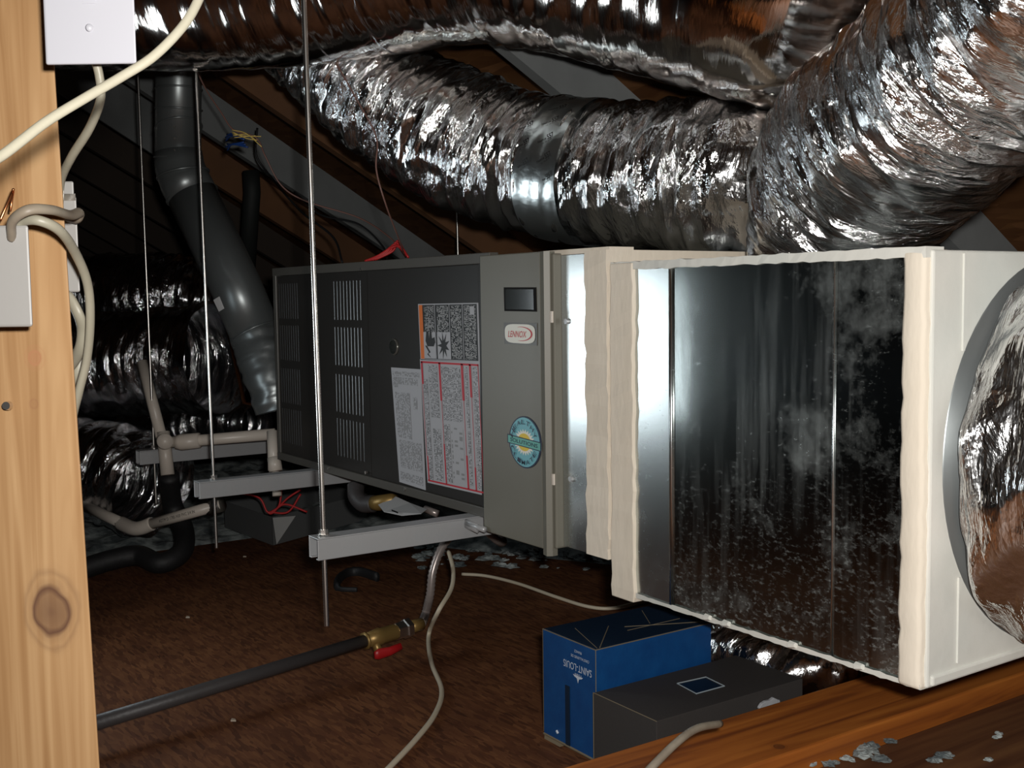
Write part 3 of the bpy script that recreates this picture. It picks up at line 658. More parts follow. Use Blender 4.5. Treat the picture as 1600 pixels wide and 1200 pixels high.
# slanted printing on the tape
def on_tape(u, a):      # u 0..1 across the band, a angle from the top towards the viewer
    i = i0+u*(i1-i0); il = int(i); c_ = fr[0][il]; tc_ = CAM-c_; tc_[2] = 0; T_ = fr[0][min(il+1, len(fr[0])-1)]-fr[0][il-1]; T_ /= np.linalg.norm(T_)
    tc_ -= T_*(tc_@T_); tc_ /= np.linalg.norm(tc_); n_ = EZ*math.cos(a)+tc_*math.sin(a); th_ = -EZ*math.sin(a)+tc_*math.cos(a)
    # distance of the tape surface in that direction
    D = Yt[min(il-i0, Yt.shape[0]-1)]-c_; D /= 1; k = np.argmax(D@n_/np.linalg.norm(D, axis=1)); return c_+n_*(np.linalg.norm(D[k])+.0012), T_, -th_
for (u, a) in [(.25, .62+.26*k) for k in range(8)]+[(.74, .48+.26*k) for k in range(9)]:
    mb = MB(); p, T_, Uu = on_tape(u, a); ex = T_*math.cos(.55)+Uu*math.sin(.55); ey = np.cross(np.cross(ex, Uu), ex); ey /= np.linalg.norm(ey)
    nn_ = np.cross(ex, ey); p = p+(nn_ if nn_@(CAM-p) > 0 else -nn_)*.003
    text_on(mb, 'Nashua', p-ex*.011, ex, ey, .0055, .022, bold=.02); text_on(mb, '557', p+ex*.011, ex, ey, .0115, .017, bold=.03); text_on(mb, 'UL 181B-FX', p-ey*.008, ex, ey, .003, .026)
    mb.build('tape_print', M_ink, tp)
C_ = [PT(1308, 395, 1.97), PT(1312, 360, 1.93), PT(1322, 310, 1.88), PT(1390, 215, 1.72), PT(1480, 130, 1.58), PT(1590, 30, 1.44), PT(1720, -90, 1.32), PT(1880, -230, 1.26), PT(2000, -420, 1.3), PT(2060, -640, 1.4)]
tcx, X, S, V, fr = flex_duct('flexible_duct', 'brightly lit crumpled foil duct rising from the plenum top to upper right', C_, [.15, .16, .165, .162, .158, .155, .15, .15, .15, .15], seed=37, ring=.015, crink=.011, lump=.03, pitch=.045, du=.004, mt=M_foilC)

# ------------------------------------------------------------------ ducts in the dark at the left
D = [([PT(-60, 575, 4.1), PT(120, 572, 4.0), PT(240, 566, 3.9), PT(345, 560, 3.8)], .185, 'foil duct deep in the dark left corner, middle one of the stack', 41, .014),
     ([PT(-60, 470, 4.6), PT(130, 468, 4.5), PT(240, 462, 4.4), PT(345, 470, 4.4)], .16, 'dim foil duct at the back left, topmost of the stack', 43, .010),
     ([PT(40, 735, 3.9), PT(130, 735, 3.75), PT(190, 742, 3.68), PT(240, 765, 3.62)], .165, 'foil duct near the floor behind the stud, lowest of the stack', 47, .018),
     ([PT(150, 700, 4.5), PT(260, 672, 4.3), PT(330, 662, 4.2), PT(405, 668, 4.1)], .085, 'small crumpled foil duct behind the white drain pipe', 53, .014)]
for path, r_, lab, sd, rg in D:
    flex_duct('flexible_duct', lab, path, r_, seed=sd, ring=rg, crink=.006, lump=.02, pitch=.045, du=.007, dv=.009, mt=M_foil2)
# foil duct squeezed under the plenum
E_ = [(-1.72, 1.78, .075), (-1.60, 1.62, .080), (-1.46, 1.55, .085), (-1.36, 1.55, .090), (-1.315, 1.66, .10), (-1.31, 1.85, .10), (-1.33, 2.1, .09)]
flex_duct('flexible_duct', 'crumpled foil duct lying under the plenum beside the boxes', E_, .064, seed=59, ring=.018, crink=.012, lump=.02, pitch=.04)

# ------------------------------------------------------------------ return plenum at the dark end of the furnace
t = thing('return_box', 'dark insulated return box beyond the left end of the furnace', 'duct box', (-3.2, 1.85, .35))
b = MB(); b.box((-3.30, 1.62, .36), (-2.94, 2.0, .56)); b.build('box_body', M_duct_in, t, bevel=.006)
b = MB(); b.box((-3.31, 1.615, .552), (-2.94, 1.635, .566)); b.build('lip', M_rail, t)

# ------------------------------------------------------------------ vent pipe
vp = thing('vent_pipe', 'galvanised vent pipe with adjustable elbow leaning down behind the furnace', 'vent pipe', PT(420, 590, 3.25))
def vpath(L): return [PT(*p) for p in L]
up_ = vpath([(280, 20, 3.32), (279, 100, 3.32), (278, 240, 3.32)])
el = vpath([(278, 238, 3.32), (281, 262, 3.32), (290, 286, 3.31), (303, 310, 3.30)])
lo_ = vpath([(301, 306, 3.30), (370, 450, 3.26), (400, 522, 3.24)])
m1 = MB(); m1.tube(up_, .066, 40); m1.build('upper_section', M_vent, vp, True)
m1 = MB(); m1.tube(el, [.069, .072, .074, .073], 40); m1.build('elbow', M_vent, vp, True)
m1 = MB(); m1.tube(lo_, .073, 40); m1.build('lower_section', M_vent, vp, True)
m1 = MB()
def ringat(mb, c_, t_, R_, r_=.003, tilt=0):
    t_ = t_/np.linalg.norm(t_); a_ = np.cross(t_, [0, 1, 0.1]); a_ /= np.linalg.norm(a_); b2 = np.cross(t_, a_)
    P_ = [c_+(a_*math.cos(2*PI*k/40)+b2*math.sin(2*PI*k/40))*R_+t_*tilt*math.cos(2*PI*k/40) for k in range(41)]; mb.tube(P_, r_, 6, cap=False)
for px, py, R_, tl_ in ((279, 140, .067, 0), (279, 171, .067, .006), (279, 200, .067, -.022), (278, 247, .068, .004)): m1 = MB(); ringat(m1, PT(px, py, 3.32), EZ, R_, .0028, tl_); m1.build('crimp_ring', M_vent, vp, True)
for k, (px, py) in enumerate(((286, 273), (300, 305))):
    dd = lo_[1]-lo_[0]; tt = EZ*(-.6+.3*k)+dd/np.linalg.norm(dd)*(.5+.5*k); m1 = MB(); ringat(m1, PT(px, py, 3.31), tt, .0745, .0035); m1.build('crimp_ring', M_vent, vp, True)
dd = lo_[1]-lo_[0]
m1 = MB(); ringat(m1, lo_[-1], dd, .074, .003); m1.build('crimp_ring', M_vent, vp, True)
for px, py in ((274, 184), (273, 198), (274, 217), (273, 236)): m1 = MB(); p = PT(px, py, 3.257); m1.tube([p, p-FW*.006], .004, 8); m1.build('rivet', M_rod, vp)
fl_, X_, S_, V_, fr_ = flex_duct('foil_wrapped_end', '', vpath([(396, 512, 3.25), (412, 555, 3.22), (424, 595, 3.2), (436, 640, 3.2)]), [.074, .076, .074, .072], parent=vp, seed=71, ring=.006, crink=.003, lump=.006, pitch=.06, mt=M_vent)
# sticker
cl = PT(362, 478, 3.27); ax = dd/np.linalg.norm(dd); 
vw = CAM-cl; vw -= ax*(vw@ax); vw /= np.linalg.norm(vw); sd_ = np.cross(ax, vw)
if sd_@RI > 0: sd_ = -sd_
m1 = MB(); vs = []
for k in range(9):
    a = math.radians(-20+k*6.5); d_ = vw*math.cos(a)+sd_*math.sin(a)
    vs += [cl+d_*.0742-ax*.018, cl+d_*.0742+ax*.020]
m1.add(vs, [(2*k, 2*k+1, 2*k+3, 2*k+2) for k in range(8)]); m1.build('paper_sticker', M_paper, vp)
# second thin dark pipe behind
m1 = MB(); m1.tube(vpath([(392, 268, 4.3), (394, 300, 4.3), (386, 420, 4.4)]), .032, 16); tag(m1.build('plumbing_vent', M_duct_in, None, True), 'thin dark pipe standing behind the leaning vent pipe', 'pipe')

# ------------------------------------------------------------------ struts and threaded rods
def strut(x, y0, y1, zt, label, dents=False):
    t = thing('strut_channel', label, 'strut', (x, y0, zt-.0413), 'strut channels carrying the furnace')
    g = MB(); w_, h_, tk = .0413, .0413, .003
    g.box((x-w_/2, y0, zt-tk), (x+w_/2, y1, zt)); g.box((x-w_/2, y0, zt-h_), (x-w_/2+tk, y1, zt-tk)); g.box((x+w_/2-tk, y0, zt-h_), (x+w_/2, y1, zt-tk))
    g.box((x-w_/2+tk, y0, zt-h_), (x-w_/2+.010, y1, zt-h_+tk)); g.box((x+w_/2-.010, y0, zt-h_), (x+w_/2-tk, y1, zt-h_+tk))
    g.build('channel', M_strut, t, bevel=.0012)
    return t
strut(-1.915, .845, 2.0, .342, 'nearest galvanised strut channel, its open end facing out below the warning labels')
strut(-2.690, .885, 2.0, .342, 'middle galvanised strut channel under the furnace, above the drain pan')
strut(-3.368, .935, 2.0, .342, 'farthest galvanised strut channel at left under the white drain pipe')
def rod(x0, y0, z0, x1, y1, z1, label, zn):
    t = thing('threaded_rod', label, 'rod', (x0, y0, z0), 'threaded rods hanging from the rafters')
    P0, P1 = np.array((x0, y0, z0)), np.array((x1, y1, z1)); L_ = np.linalg.norm(P1-P0); n = int(L_/.0025)
    g = MB(); pts = [P0+(P1-P0)*k/n for k in range(n+1)]; g.tube(pts, [(.0055 if x0 > -2 else .0043)-(0 if k % 2 else .0006) for k in range(n+1)], 8); g.build('rod_shaft', M_rod, t, True)
    c_ = P0+(P1-P0)*((zn-z0)/(z1-z0))
    g = MB(); g.tube([c_+EZ*.001, c_+EZ*.003], .011, 16); g.build('washer', M_rod, t)
    g = MB(); g.tube([c_+EZ*.003, c_+EZ*.011], .0085, 6); g.build('nut', M_rod, t)
def rodtop(x, y): return roofz(y)-.03
rod(-1.915, .868, .169, -1.955, .868, rodtop(-1.9, .868), 'bright threaded rod in front of the furnace louvers, through the nearest strut', .342)
rod(-2.690, .930, .170, -2.735, .930, rodtop(-2.7, .93), 'threaded rod left of the leaning vent pipe end, through the middle strut', .342)
rod(-3.375, .986, .175, -3.40, .986, rodtop(-3.4, .986), 'threaded rod nearest the stud, through the farthest strut', .342)
p = PT(717, 380, 3.8)
rod(p[0], p[1], .33, p[0]-.01, p[1], rodtop(0, p[1]), 'short visible threaded rod rising behind the furnace top', .345)
# bent angle clip at the strut's inner end
g = MB(); p = PY(730, 818, 1.165); g.tube([p+EX*-.02, p+EX*.04+EZ*-.004], .010, 8, ry=.5); g.tube([p+EX*.0, p+EX*.065-EZ*.002], .006, 8)
tag(g.build('strut_clip', M_strut, None, True), 'scraped clip where the nearest strut meets the furnace bottom corner', 'clip')

# ------------------------------------------------------------------ drain pan
zt = .095
pc, pl_, pr_ = PZ(425, 808, zt), PZ(350, 783, zt), PZ(587, 768, zt)
pr_ = pc+(pr_-pc)*.9
t = thing('drain_pan', 'shallow galvanised drain pan on the floor beneath the furnace', 'pan', (pc[0], pc[1], .005))
def wall(a, b_, in_, name='pan_wall'):
    g = MB(); d_ = in_/np.linalg.norm(in_)*.002; lo = [np.array((a[0], a[1], .004)), np.array((b_[0], b_[1], .004))]
    g.hexa([lo[0], lo[1], lo[1]+d_, lo[0]+d_], [a, b_, b_+d_, a+d_]); g.build(name, M_zinc, t)
p4 = pl_+pr_-pc
wall(pc, pl_, p4-pl_); wall(pc, pr_, pl_-pc); wall(pl_, p4, pr_-p4); wall(pr_, p4, pc-pr_)
g = MB(); z0_ = lambda q: (q[0], q[1], .006); g.add([z0_(pc), z0_(pr_), z0_(p4), z0_(pl_)], [(0, 1, 2, 3)]); g.build('pan_bottom', M_pan, t)
g = MB(); q = pc+(pr_-pc)*.14; nrm = np.array([pc[0]-pl_[0], pc[1]-pl_[1], 0]); nrm /= np.linalg.norm(nrm)
g.prism([PT(426, 809, 3.50), PT(462, 806, 3.50), PT(432, 851, 3.50)], FW*.002); g.build('folded_corner', M_ring2, t)

# ------------------------------------------------------------------ white plastic drains
t = thing('drain_pipe', 'white plastic drain pipe run along the farthest strut, with open vent stub', 'pipe', PT(255, 690, 3.3))
R1 = .0165
g = MB(); g.tube([PT(222, 566, 3.42), PT(252, 682, 3.34)], R1, 18); g.build('vent_stub', M_pvc, t, True)
g = MB(); g.tube([PT(256, 688, 3.36), PT(258, 690, 3.22)], .022, 20); g.tube([PT(255, 675, 3.34), PT(262, 742, 3.32)], .0195, 20); g.build('tee_fitting', M_pvc, t, True)
g = MB(); g.tube([PT(275, 691, 3.30), PT(284, 691, 3.30), PT(312, 688, 3.29)], [.020, .024, .022], 20); g.build('elbow_fitting', M_pvc, t, True)
g = MB(); g.tube([PT(260, 691, 3.31), PT(300, 689, 3.30), PT(430, 678, 3.27)], R1, 18); g.build('horizontal_run', M_pvc, t, True)
g = MB(); g.tube([PT(426, 674, 3.22), PT(428, 735, 3.19)], R1*1.0, 18); g.tube([PT(428, 715, 3.20), PT(431, 736, 3.19)], .019, 18); g.tube([PT(431, 738, 3.18), PT(433, 775, 3.16)], .013, 14); g.build('drop_leg', M_pvc, t, True)
t = thing('drain_pipe', 'white plastic drain pipe with a rounded elbow below the struts', 'pipe', PT(210, 825, 3.2))
g = MB(); g.tube([PT(130, 790, 3.55), PT(170, 808, 3.45), PT(203, 823, 3.38)], R1, 18); g.build('rear_run', M_pvc, t, True)
g = MB(); g.tube(smoothpath([PT(188, 817, 3.42), PT(206, 825, 3.37), PT(220, 825, 3.35), PT(238, 818, 3.34)]), [.0165]+[.021]*35+[.020], 18); g.build('elbow_fitting', M_pvc, t, True)
g = MB(); g.tube([PT(232, 820, 3.34), PT(345, 788, 3.28)], R1, 18); pv = g.build('front_run', M_pvc, t, True)
g = MB(); g.tube([PT(326, 794, 3.30), PT(346, 788, 3.28)], .022, 18); g.build('end_fitting', M_rail, t, True)
g = MB(); a_ = PT(240, 817, 3.33); b_ = PT(322, 794, 3.29); ax_ = (b_-a_)/np.linalg.norm(b_-a_); vn = CAM-a_; vn -= ax_*(vn@ax_); vn /= np.linalg.norm(vn); upn = np.cross(vn, ax_)
text_on(g, 'ASTM D 1785 NSF PVC 3/4 IN', (a_+b_)/2+vn*(R1+.0012), ax_, upn, .009, .12); g.build('pipe_print', M_ink, pv)
# black insulated hose
t = MB(); hp = smoothpath([PT(264, 742, 3.36), PT(270, 790, 3.43), PT(287, 828, 3.40), PT(284, 862, 3.30), PT(250, 880, 3.25), PT(215, 868, 3.28), PT(170, 876, 3.25), PT(120, 892, 3.2), PT(60, 910, 3.15)], 10)
t.tube(hp, .030, 18); tag(t.build('insulated_hose', M_rubber, None, True), 'thick black insulated hose curling onto the floor behind the stud', 'hose')
# copper tube
g = MB(); g.tube([PT(352, 495, 3.5), PT(382, 630, 3.5), PT(400, 632, 3.45), PT(425, 628, 3.4)], .006, 10); tag(g.build('copper_tube', M_copper, None, True), 'thin copper tube dropping beside the foil wrapped vent end', 'tube')

# ------------------------------------------------------------------ gas line
t = thing('gas_pipe', 'black iron gas pipe lying low across the floor from the stud', 'pipe', PT(160, 1130, 1.95))
za = .045
p0, p1 = PZ(40, 1163, za), PZ(572, 1001, za+.02)
g = MB(); g.tube([p0, p1], .0133, 18); g.build('pipe_run', M_iron, t, True)
v = thing('shutoff_valve', 'brass gas shutoff valve with red lever between iron pipe and flexible connector', 'valve', p1)
ax_ = (p1-p0)/np.linalg.norm(p1-p0); q = p1.copy(); sd_ = np.cross(ax_, EZ)
def along(s_): return p1+ax_*s_
L1 = np.linalg.norm(PZ(636, 982, za+.035)-p1)
g = MB(); g.tube([along(-.004), along(.0)], .019, 8); g.tube([along(0), along(.035), along(.04), along(.075), along(.08)], [.015, .019, .017, .017, .015], 18); g.tube([along(.02), along(.02)-EZ*.03+sd_*.02], .009, 12); g.build('valve_body', M_brass, v, True)
g = MB(); g.tube([along(.078), along(.10), along(.102), along(.115)], [.019, .019, .022, .022], 6); g.build('union_nut', M_rod, v)
g = MB(); g.tube([along(.115), along(.15)], .0135, 14); g.build('brass_end', M_brass, v, True)
g = MB(); pe = along(.02)-EZ*.028+sd_*.022; g.tube([pe-ax_*.015, pe-ax_*.005, pe+ax_*.022+sd_*.004, pe+ax_*.048+sd_*.010+EZ*.006], [.008, .012, .010, .008], 10, ry=.5); g.build('red_lever', M_red, v, True)
pf = along(.15)
fx = smoothpath([pf, PT(664, 962, 2.62), PT(672, 930, 2.60), PT(677, 890, 2.60), PT(694, 850, 2.62), PT(725, 822, 2.66), PT(755, 828, 2.70), PT(778, 845, 2.74), PT(786, 846, 2.80), PT(778, 832, 2.9)], 12)
g = MB(); fd = []
for a_, b_ in zip(fx[:-1], fx[1:]):
    n = max(1, int(np.linalg.norm(b_-a_)/.003))
    for k in range(n): fd.append(a_+(b_-a_)*k/n)
g.tube(fd, [.0105 if k % 2 else .0088 for k in range(len(fd))], 12); tag(g.build('flexible_connector', M_steelflex, None, True), 'ribbed metal gas connector rising from the valve to beneath the furnace', 'gas connector')
# elbow, nipple and tag under the furnace
t = thing('gas_fitting', 'dark iron elbow and brass fitting hanging under the furnace, with a paper tag', 'fitting', PT(560, 790, 2.85))
g = MB(); g.tube(smoothpath([PT(556, 758, 2.9), PT(557, 775, 2.88), PT(568, 787, 2.86), PT(584, 787, 2.84)], 8), .022, 14); g.build('iron_elbow', M_iron, t, True)
g = MB(); g.tube([PT(582, 786, 2.84), PT(592, 786, 2.83), PT(618, 780, 2.80)], [.018, .02, .016], 12); g.build('brass_nipple', M_brass, t, True)
g = MB(); Pq = [PT(591, 789, 2.80), PT(600, 800, 2.72), PT(628, 806, 2.68), PT(658, 803, 2.66), PT(667, 796, 2.70), PT(640, 786, 2.76), PT(618, 776, 2.80)]
g.prism(Pq[::-1], (0, 0, .0008)); ptag = g.build('paper_tag', M_paper, t)
g = MB(); ex_ = Pq[3]-Pq[1]; ex_ /= np.linalg.norm(ex_); 
g.prism([PT(612, 797, 2.70)+EZ*.001, PT(622, 801, 2.685)+EZ*.001, PT(622, 803, 2.68)+EZ*.001, PT(612, 799, 2.69)+EZ*.001], (0, 0, .0006)); g.build('tag_print', M_ink, ptag)
g = MB(); g.tube([PT(664, 795, 2.72), PT(684, 803, 2.70)], .009, 10); g.build('pigtail', M_steelflex, t, True)

# ------------------------------------------------------------------ cords on the floor
def cord(name, pts, r_, label, mt, n=10, ry=None, **k):
    g = MB(); g.tube(smoothpath(pts, n), r_, 10, ry=ry); return tag(g.build(name, mt, None, True), label, 'cord', **k)
cord('floor_cord', [PT(701, 862, 2.68), PT(708, 890, 2.62), PT(705, 920, 2.56), PT(685, 955, 2.50), PZ(670, 992, .012), PZ(674, 1035, .008), PZ(690, 1078, .007), PZ(680, 1115, .007), PZ(650, 1155, .007), PZ(600, 1208, .007)], .0050, 'cream cord dropping from the strut and snaking to the bottom of the frame', M_cord)
cord('floor_cord', [PZ(722, 897, .006), PZ(760, 900, .006), PZ(810, 912, .006), PZ(870, 933, .006), PZ(920, 948, .006), PZ(960, 950, .006), PZ(1010, 938, .006)], .0046, 'thin cream cord crossing the floor to behind the blue box', M_cord)
# black scrap of tape
g = MB(); g.tube(smoothpath([PZ(590, 902, .012), PZ(562, 894, .010), PZ(540, 897, .009), PZ(527, 910, .008), PZ(530, 920, .006), PZ(558, 922, .005)], 8), [.015]*20+[.017]*12+[.008]*9, 8, ry=.5)
tag(g.build('tape_scrap', M_rubber, None, True), 'curled black scrap lying on the floor beyond the nearest rod', 'scrap')

# ------------------------------------------------------------------ low beam, boards, insulation
M_beam = wood_mat('orange_beam', (.32, .095, .016), (.17, .045, .010), (.42, .14, .024), knots=[((-1.10, 1.20, .13), .012, .02, (.10, .03, .01))], grain=(30, 2.0, 30), rough=.55)
g = MB(); g.box((-1.225, -.5, .001), (-1.075, 3.0, .128)); tag(g.build('floor_beam', M_beam, None, False, bevel=.004), 'orange stained timber beam lying along the floor in front of the boxes', 'beam')
M_beam2 = wood_mat('brown_joist', (.13, .054, .023), (.08, .03, .014), (.18, .082, .032), grain=(24, 1.6, 24))
g = MB(); g.box((-1.070, -.5, .001), (-.80, 3.0, .095)); tag(g.build('floor_board', M_beam2, None, False, bevel=.004), 'brown timber board at the bottom right with tufts of insulation', 'board')
g = MB(); g.box((-.795, -.5, .001), (.6, 3.0, .075)); tag(g.build('floor_board', M_beam2, None, False, bevel=.004), 'brown timber board under the plenum end at the right edge', 'board')
def tuft(mb, c_, R_, rs_, flat=.45):
    n = 9; vs = [c_+EZ*R_*flat]
    for i in range(1, 5):
        for k in range(n):
            a = PI*.5*i/4; q = 2*PI*k/n; j = rs_.uniform(.6, 1.3)
            vs.append(c_+np.array([math.sin(a)*math.cos(q), math.sin(a)*math.sin(q), math.cos(a)*flat])*R_*j)
    fs = [(0, 1+k, 1+(k+1) % n) for k in range(n)]
    for i in range(3):
        for k in range(n): fs.append((1+i*n+k, 1+(i+1)*n+k, 1+(i+1)*n+(k+1) % n, 1+i*n+(k+1) % n))
    mb.add(vs, fs)
rs_ = random.Random(9); g = MB()
for px, py, R_ in ((1345, 1180, .014), (1360, 1172, .016), (1325, 1188, .010), (1300, 1195, .010), (1262, 1192, .009), (1375, 1188, .012), (1460, 1190, .010), (1475, 1180, .011), (1545, 1088, .006), (1555, 1150, .006), (1390, 1158, .008), (1545, 1187, .007), (1590, 1050, .016), (1600, 1040, .02)):
    for k in range(3): c_ = PZ(px+rs_.uniform(-6, 6), py+rs_.uniform(-4, 4), .098); tuft(g, c_, R_*rs_.uniform(.6, 1.1), rs_)
tag(g.build('insulation_tufts', M_ins, None), 'grey insulation tufts scattered on the brown board at bottom right', 'insulation', kind='stuff')
# loose-fill insulation beyond the platform
nu, nv = 260, 150; U, V = np.meshgrid(np.linspace(-8.9, -1.0, nu), np.linspace(-1.0, 4.2, nv), indexing='ij')
H = .055*smo_noise(U/.25, V/.25, 3)+.05*smo_noise(U/.09, V/.09, 4)+.03*smo_noise(U/.035, V/.035, 6)
out = np.maximum(np.clip((-3.50-U)/.10, 0, 1), np.clip((V-(1.62+(U+3.0)*.62 if False else 1.80+.52*(U+2.95)))/.12, 0, 1)*1.0)
inside = ((U > -3.5) & (V < 1.52))
Zg = np.where(inside, -.06, -.045+out*.045+H*np.clip(out+.2, 0, 1)*.9)
tag(grid_obj('attic_insulation', np.stack([U, V, Zg], -1), M_ins), 'grey loose insulation covering the attic beyond the platform edge', 'insulation', kind='stuff')
g = MB()
for k in range(90):
    px = rs_.uniform(640, 940); py = 862+rs_.uniform(-3, 14)*(1 if rs_.random() < .7 else 2); c_ = PZ(px, py, .002)
    if c_[0] < -1.5: tuft(g, c_, rs_.uniform(.004, .022), rs_)
for px, py in ((545, 700), (660, 575)): pass
tag(g.build('insulation_crumbs', M_ins, None), 'pale insulation crumbs on the floor beneath the taupe cabinet', 'insulation', kind='stuff')
# a few wood chips
M_chip = mat('pale_chip', (.45, .38, .30), .8)
for px, py, lab in ((293, 965, 'tiny pale debris flake on the floor left of the nearest rod'), (364, 1126, 'yellowish wood chip on the floor in front of the iron pipe'), (382, 870, 'small white flake on the floor under the middle strut rod')):
    c_ = PZ(px, py, .001); g = MB(); g.prism([c_+EX*-.006, c_+EY*.004, c_+EX*.008+EY*.003, c_+EX*.002-EY*.005], (0, 0, .003)); tag(g.build('debris_flake', M_chip, None), lab, 'debris')

# ------------------------------------------------------------------ boxes
bx0, bx1, by0, by1, bz = -1.586, -1.436, 1.130, 1.392, .197
t = thing('cardboard_box', 'blue cardboard box printed with white lettering upside down', 'box', ((bx0+bx1)/2, (by0+by1)/2, 0))
g = MB(); g.box((bx0, by0, 0.006), (bx1, by1, bz)); g.build('carton', M_blue, t, bevel=.0015)
g = MB(); zt = bz+.0012
mx_, my_ = (bx0+bx1)/2, (by0+by1)/2
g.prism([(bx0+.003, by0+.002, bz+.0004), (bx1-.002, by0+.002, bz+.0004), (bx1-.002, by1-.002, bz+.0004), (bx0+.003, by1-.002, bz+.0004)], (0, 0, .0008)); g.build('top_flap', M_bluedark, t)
g = MB()
def wear(a, b_, r_=.0009): g.tube([a, b_], r_, 5)
wear((bx0, by0, bz), (bx1, by0, bz)); wear((bx1, by0, bz), (bx1, by1, bz)); wear((bx1, by0, .01), (bx1, by0, bz), .0007); wear((bx0, by0, .012), (bx0, by0, bz), .0004)
wear((bx0+.035, by0+.045, zt), (bx1-.004, by0+.006, zt), .0007); wear((bx1-.004, by0+.012, zt), (bx0+.06, by0+.10, zt)); wear((bx1-.01, by1-.01, zt), (bx0+.08, by0+.12, zt)); wear((bx0+.02, by1-.05, zt), (bx1-.06, by0+.17, zt), .0007); wear((bx0+.1, by1-.03, zt), (bx1-.05, by0+.11, zt), .0007)
wear((bx0, by0, .008), (bx1, by0, .008), .0020); g.build('worn_edges', M_edge, t)
g = MB(); fy = by0-.0012
def bface(px, py): return PY(px, py, fy)
def uptext(s_, px, py, h, w_, **k): text_on(g, s_, bface(px, py), -EX, -EZ, h, w_, **k)
uptext('SAINT-LOUIS', 902, 1044, .0125, .078); uptext('CRISTALLERIES DE', 906, 1029, .0045, .050); uptext('FRANCE', 903, 1019, .0045, .020)
uptext('1586', 903, 1055, .0035, .018); pr = g.build('lettering', M_print, t)
g = MB(); e_ = bface(903, 1059)
g.add([e_+EX*a+EZ*b_ for a, b_ in ((-.014, .003), (.014, .003), (.010, .0), (.003, -.002), (0, -.010), (-.003, -.002), (-.010, .0))], [tuple(range(7))]); g.build('crown_mark', M_print, t)
g = MB(); g.box((-1.520, by0-.0014, .01), (-1.508, by0, .115)); g.build('tape_strip', M_bluedark, t)
g = MB(); e_ = bface(872, 1146); g.tube([e_, e_-EX*.004+EZ*.004], .0022, 6); g.build('pale_mark', M_print, t)
g = MB(); g.hexa([(bx0+.004, by0-.002, .0), (bx0+.05, by0-.002, .0), (bx0+.05, by0+.03, .0), (bx0+.004, by0+.03, .0)], [(bx0+.002, by0+.0, .007), (bx0+.05, by0, .007), (bx0+.05, by0+.03, .007), (bx0, by0+.03, .007)]); g.build('torn_bottom', M_edge, t)
gx0, gx1, gy0, gy1, gz = -1.428, -1.272, 1.118, 1.445, .130
t = thing('flat_box', 'flat dark grey box with small square outline on its lid, beside the blue box', 'box', ((gx0+gx1)/2, (gy0+gy1)/2, 0))
g = MB(); g.box((gx0, gy0, 0), (gx1, gy1, gz)); g.build('box_body', M_grey, t, bevel=.001)
g = MB(); wear((gx0, gy0, gz), (gx1, gy0, gz), .0007); wear((gx0, gy0, .0), (gx0, gy0, gz), .0007); g.build('worn_edges', M_edge, t)
q = [PZ(px, py, gz+.001) for px, py in ((1058, 1068), (1103, 1058), (1132, 1072), (1088, 1084))]
g = MB(); 
for k in range(4): g.tube([q[k], q[(k+1) % 4]], .0011, 4)
g.build('silver_outline', M_silver, t)
g = MB(); qc = sum(q)/4; g.prism([a+(qc-a)*.12 for a in q], (0, 0, -.0007)); g.build('label_panel', M_bluedark, t)
g = MB(); rr2 = random.Random(3); c0 = PX(1200, 1100, gx1+.002)
n = 16; pts = []
for k in range(n):
    q_ = 2*PI*k/n; pts.append(c0+EY*.026*math.cos(q_)*rr2.uniform(.8, 1.1)+EZ*.0095*math.sin(q_)*rr2.uniform(.7, 1.3))
g.prism(pts, (.006, 0, 0)); tag(g.build('foam_scrap', M_foam, None, bevel=.001), 'pale grey foam scrap stuck against the side of the flat dark box', 'foam')
g = MB(); c0 = np.array((-1.425, 1.455, .105)); tuft(g, c0, .010, rr2, 1.0); tag(g.build('paper_scrap', M_foam, None), 'small white scrap behind the blue box next to the foil duct', 'scrap')
cord('floor_cord', [PT(985, 1235, 1.26), PT(1022, 1195, 1.30), PT(1060, 1158, 1.36), PT(1090, 1138, 1.42), PT(1125, 1131, 1.50)], .0050, 'pale cord lying over the beam in front of the flat dark box', M_romex2)

# ------------------------------------------------------------------ foreground stud with boxes and cables
SD = 1.0
tl_, tr_, br_, bl_ = PT(-105, -60, .95), PT(75, -60, .95), PT(160, 1260, 1.0), PT(-2, 1260, 1.0)
def ext(lo_, hi_):      # the stud runs on up towards the rafters and down to the platform
    d__ = hi_-lo_; return lo_-d__*((lo_[2]-.002)/d__[2]), hi_+d__*((1.95-hi_[2])/d__[2])
(bl_, tl_), (br_, tr_) = ext(bl_, tl_), ext(br_, tr_)
bk = ray(20, 600); bk = bk-EZ*bk[2]; bk *= .038/np.linalg.norm(bk)
st = thing('wood_stud', 'pale knotty wooden stud standing close at the left edge', 'stud', bl_)
M_stud = wood_mat('pale_fir', (.36, .205, .09), (.28, .145, .056), (.44, .27, .13), knots=[(PT(78, 955, .985), .026, .036, (.10, .045, .026)), (PT(48, 632, .97), .007, .008, (.22, .09, .05)), (PT(52, 560, .97), .010, .012, (.36, .17, .08))], grain=(55, 55, 2.2), rough=.65)
g = MB(); lo = [bl_, br_, br_+bk, bl_+bk]; hi = [tl_, tr_, tr_+bk, tl_+bk]; g.hexa(lo, hi); g.build('timber', M_stud, st, bevel=.002)
g = MB(); p = PT(10, 634, .963); g.tube([p+FW*.004, p-FW*.001], [.004, .0035], 12); g.build('nail_head', M_rod, st)
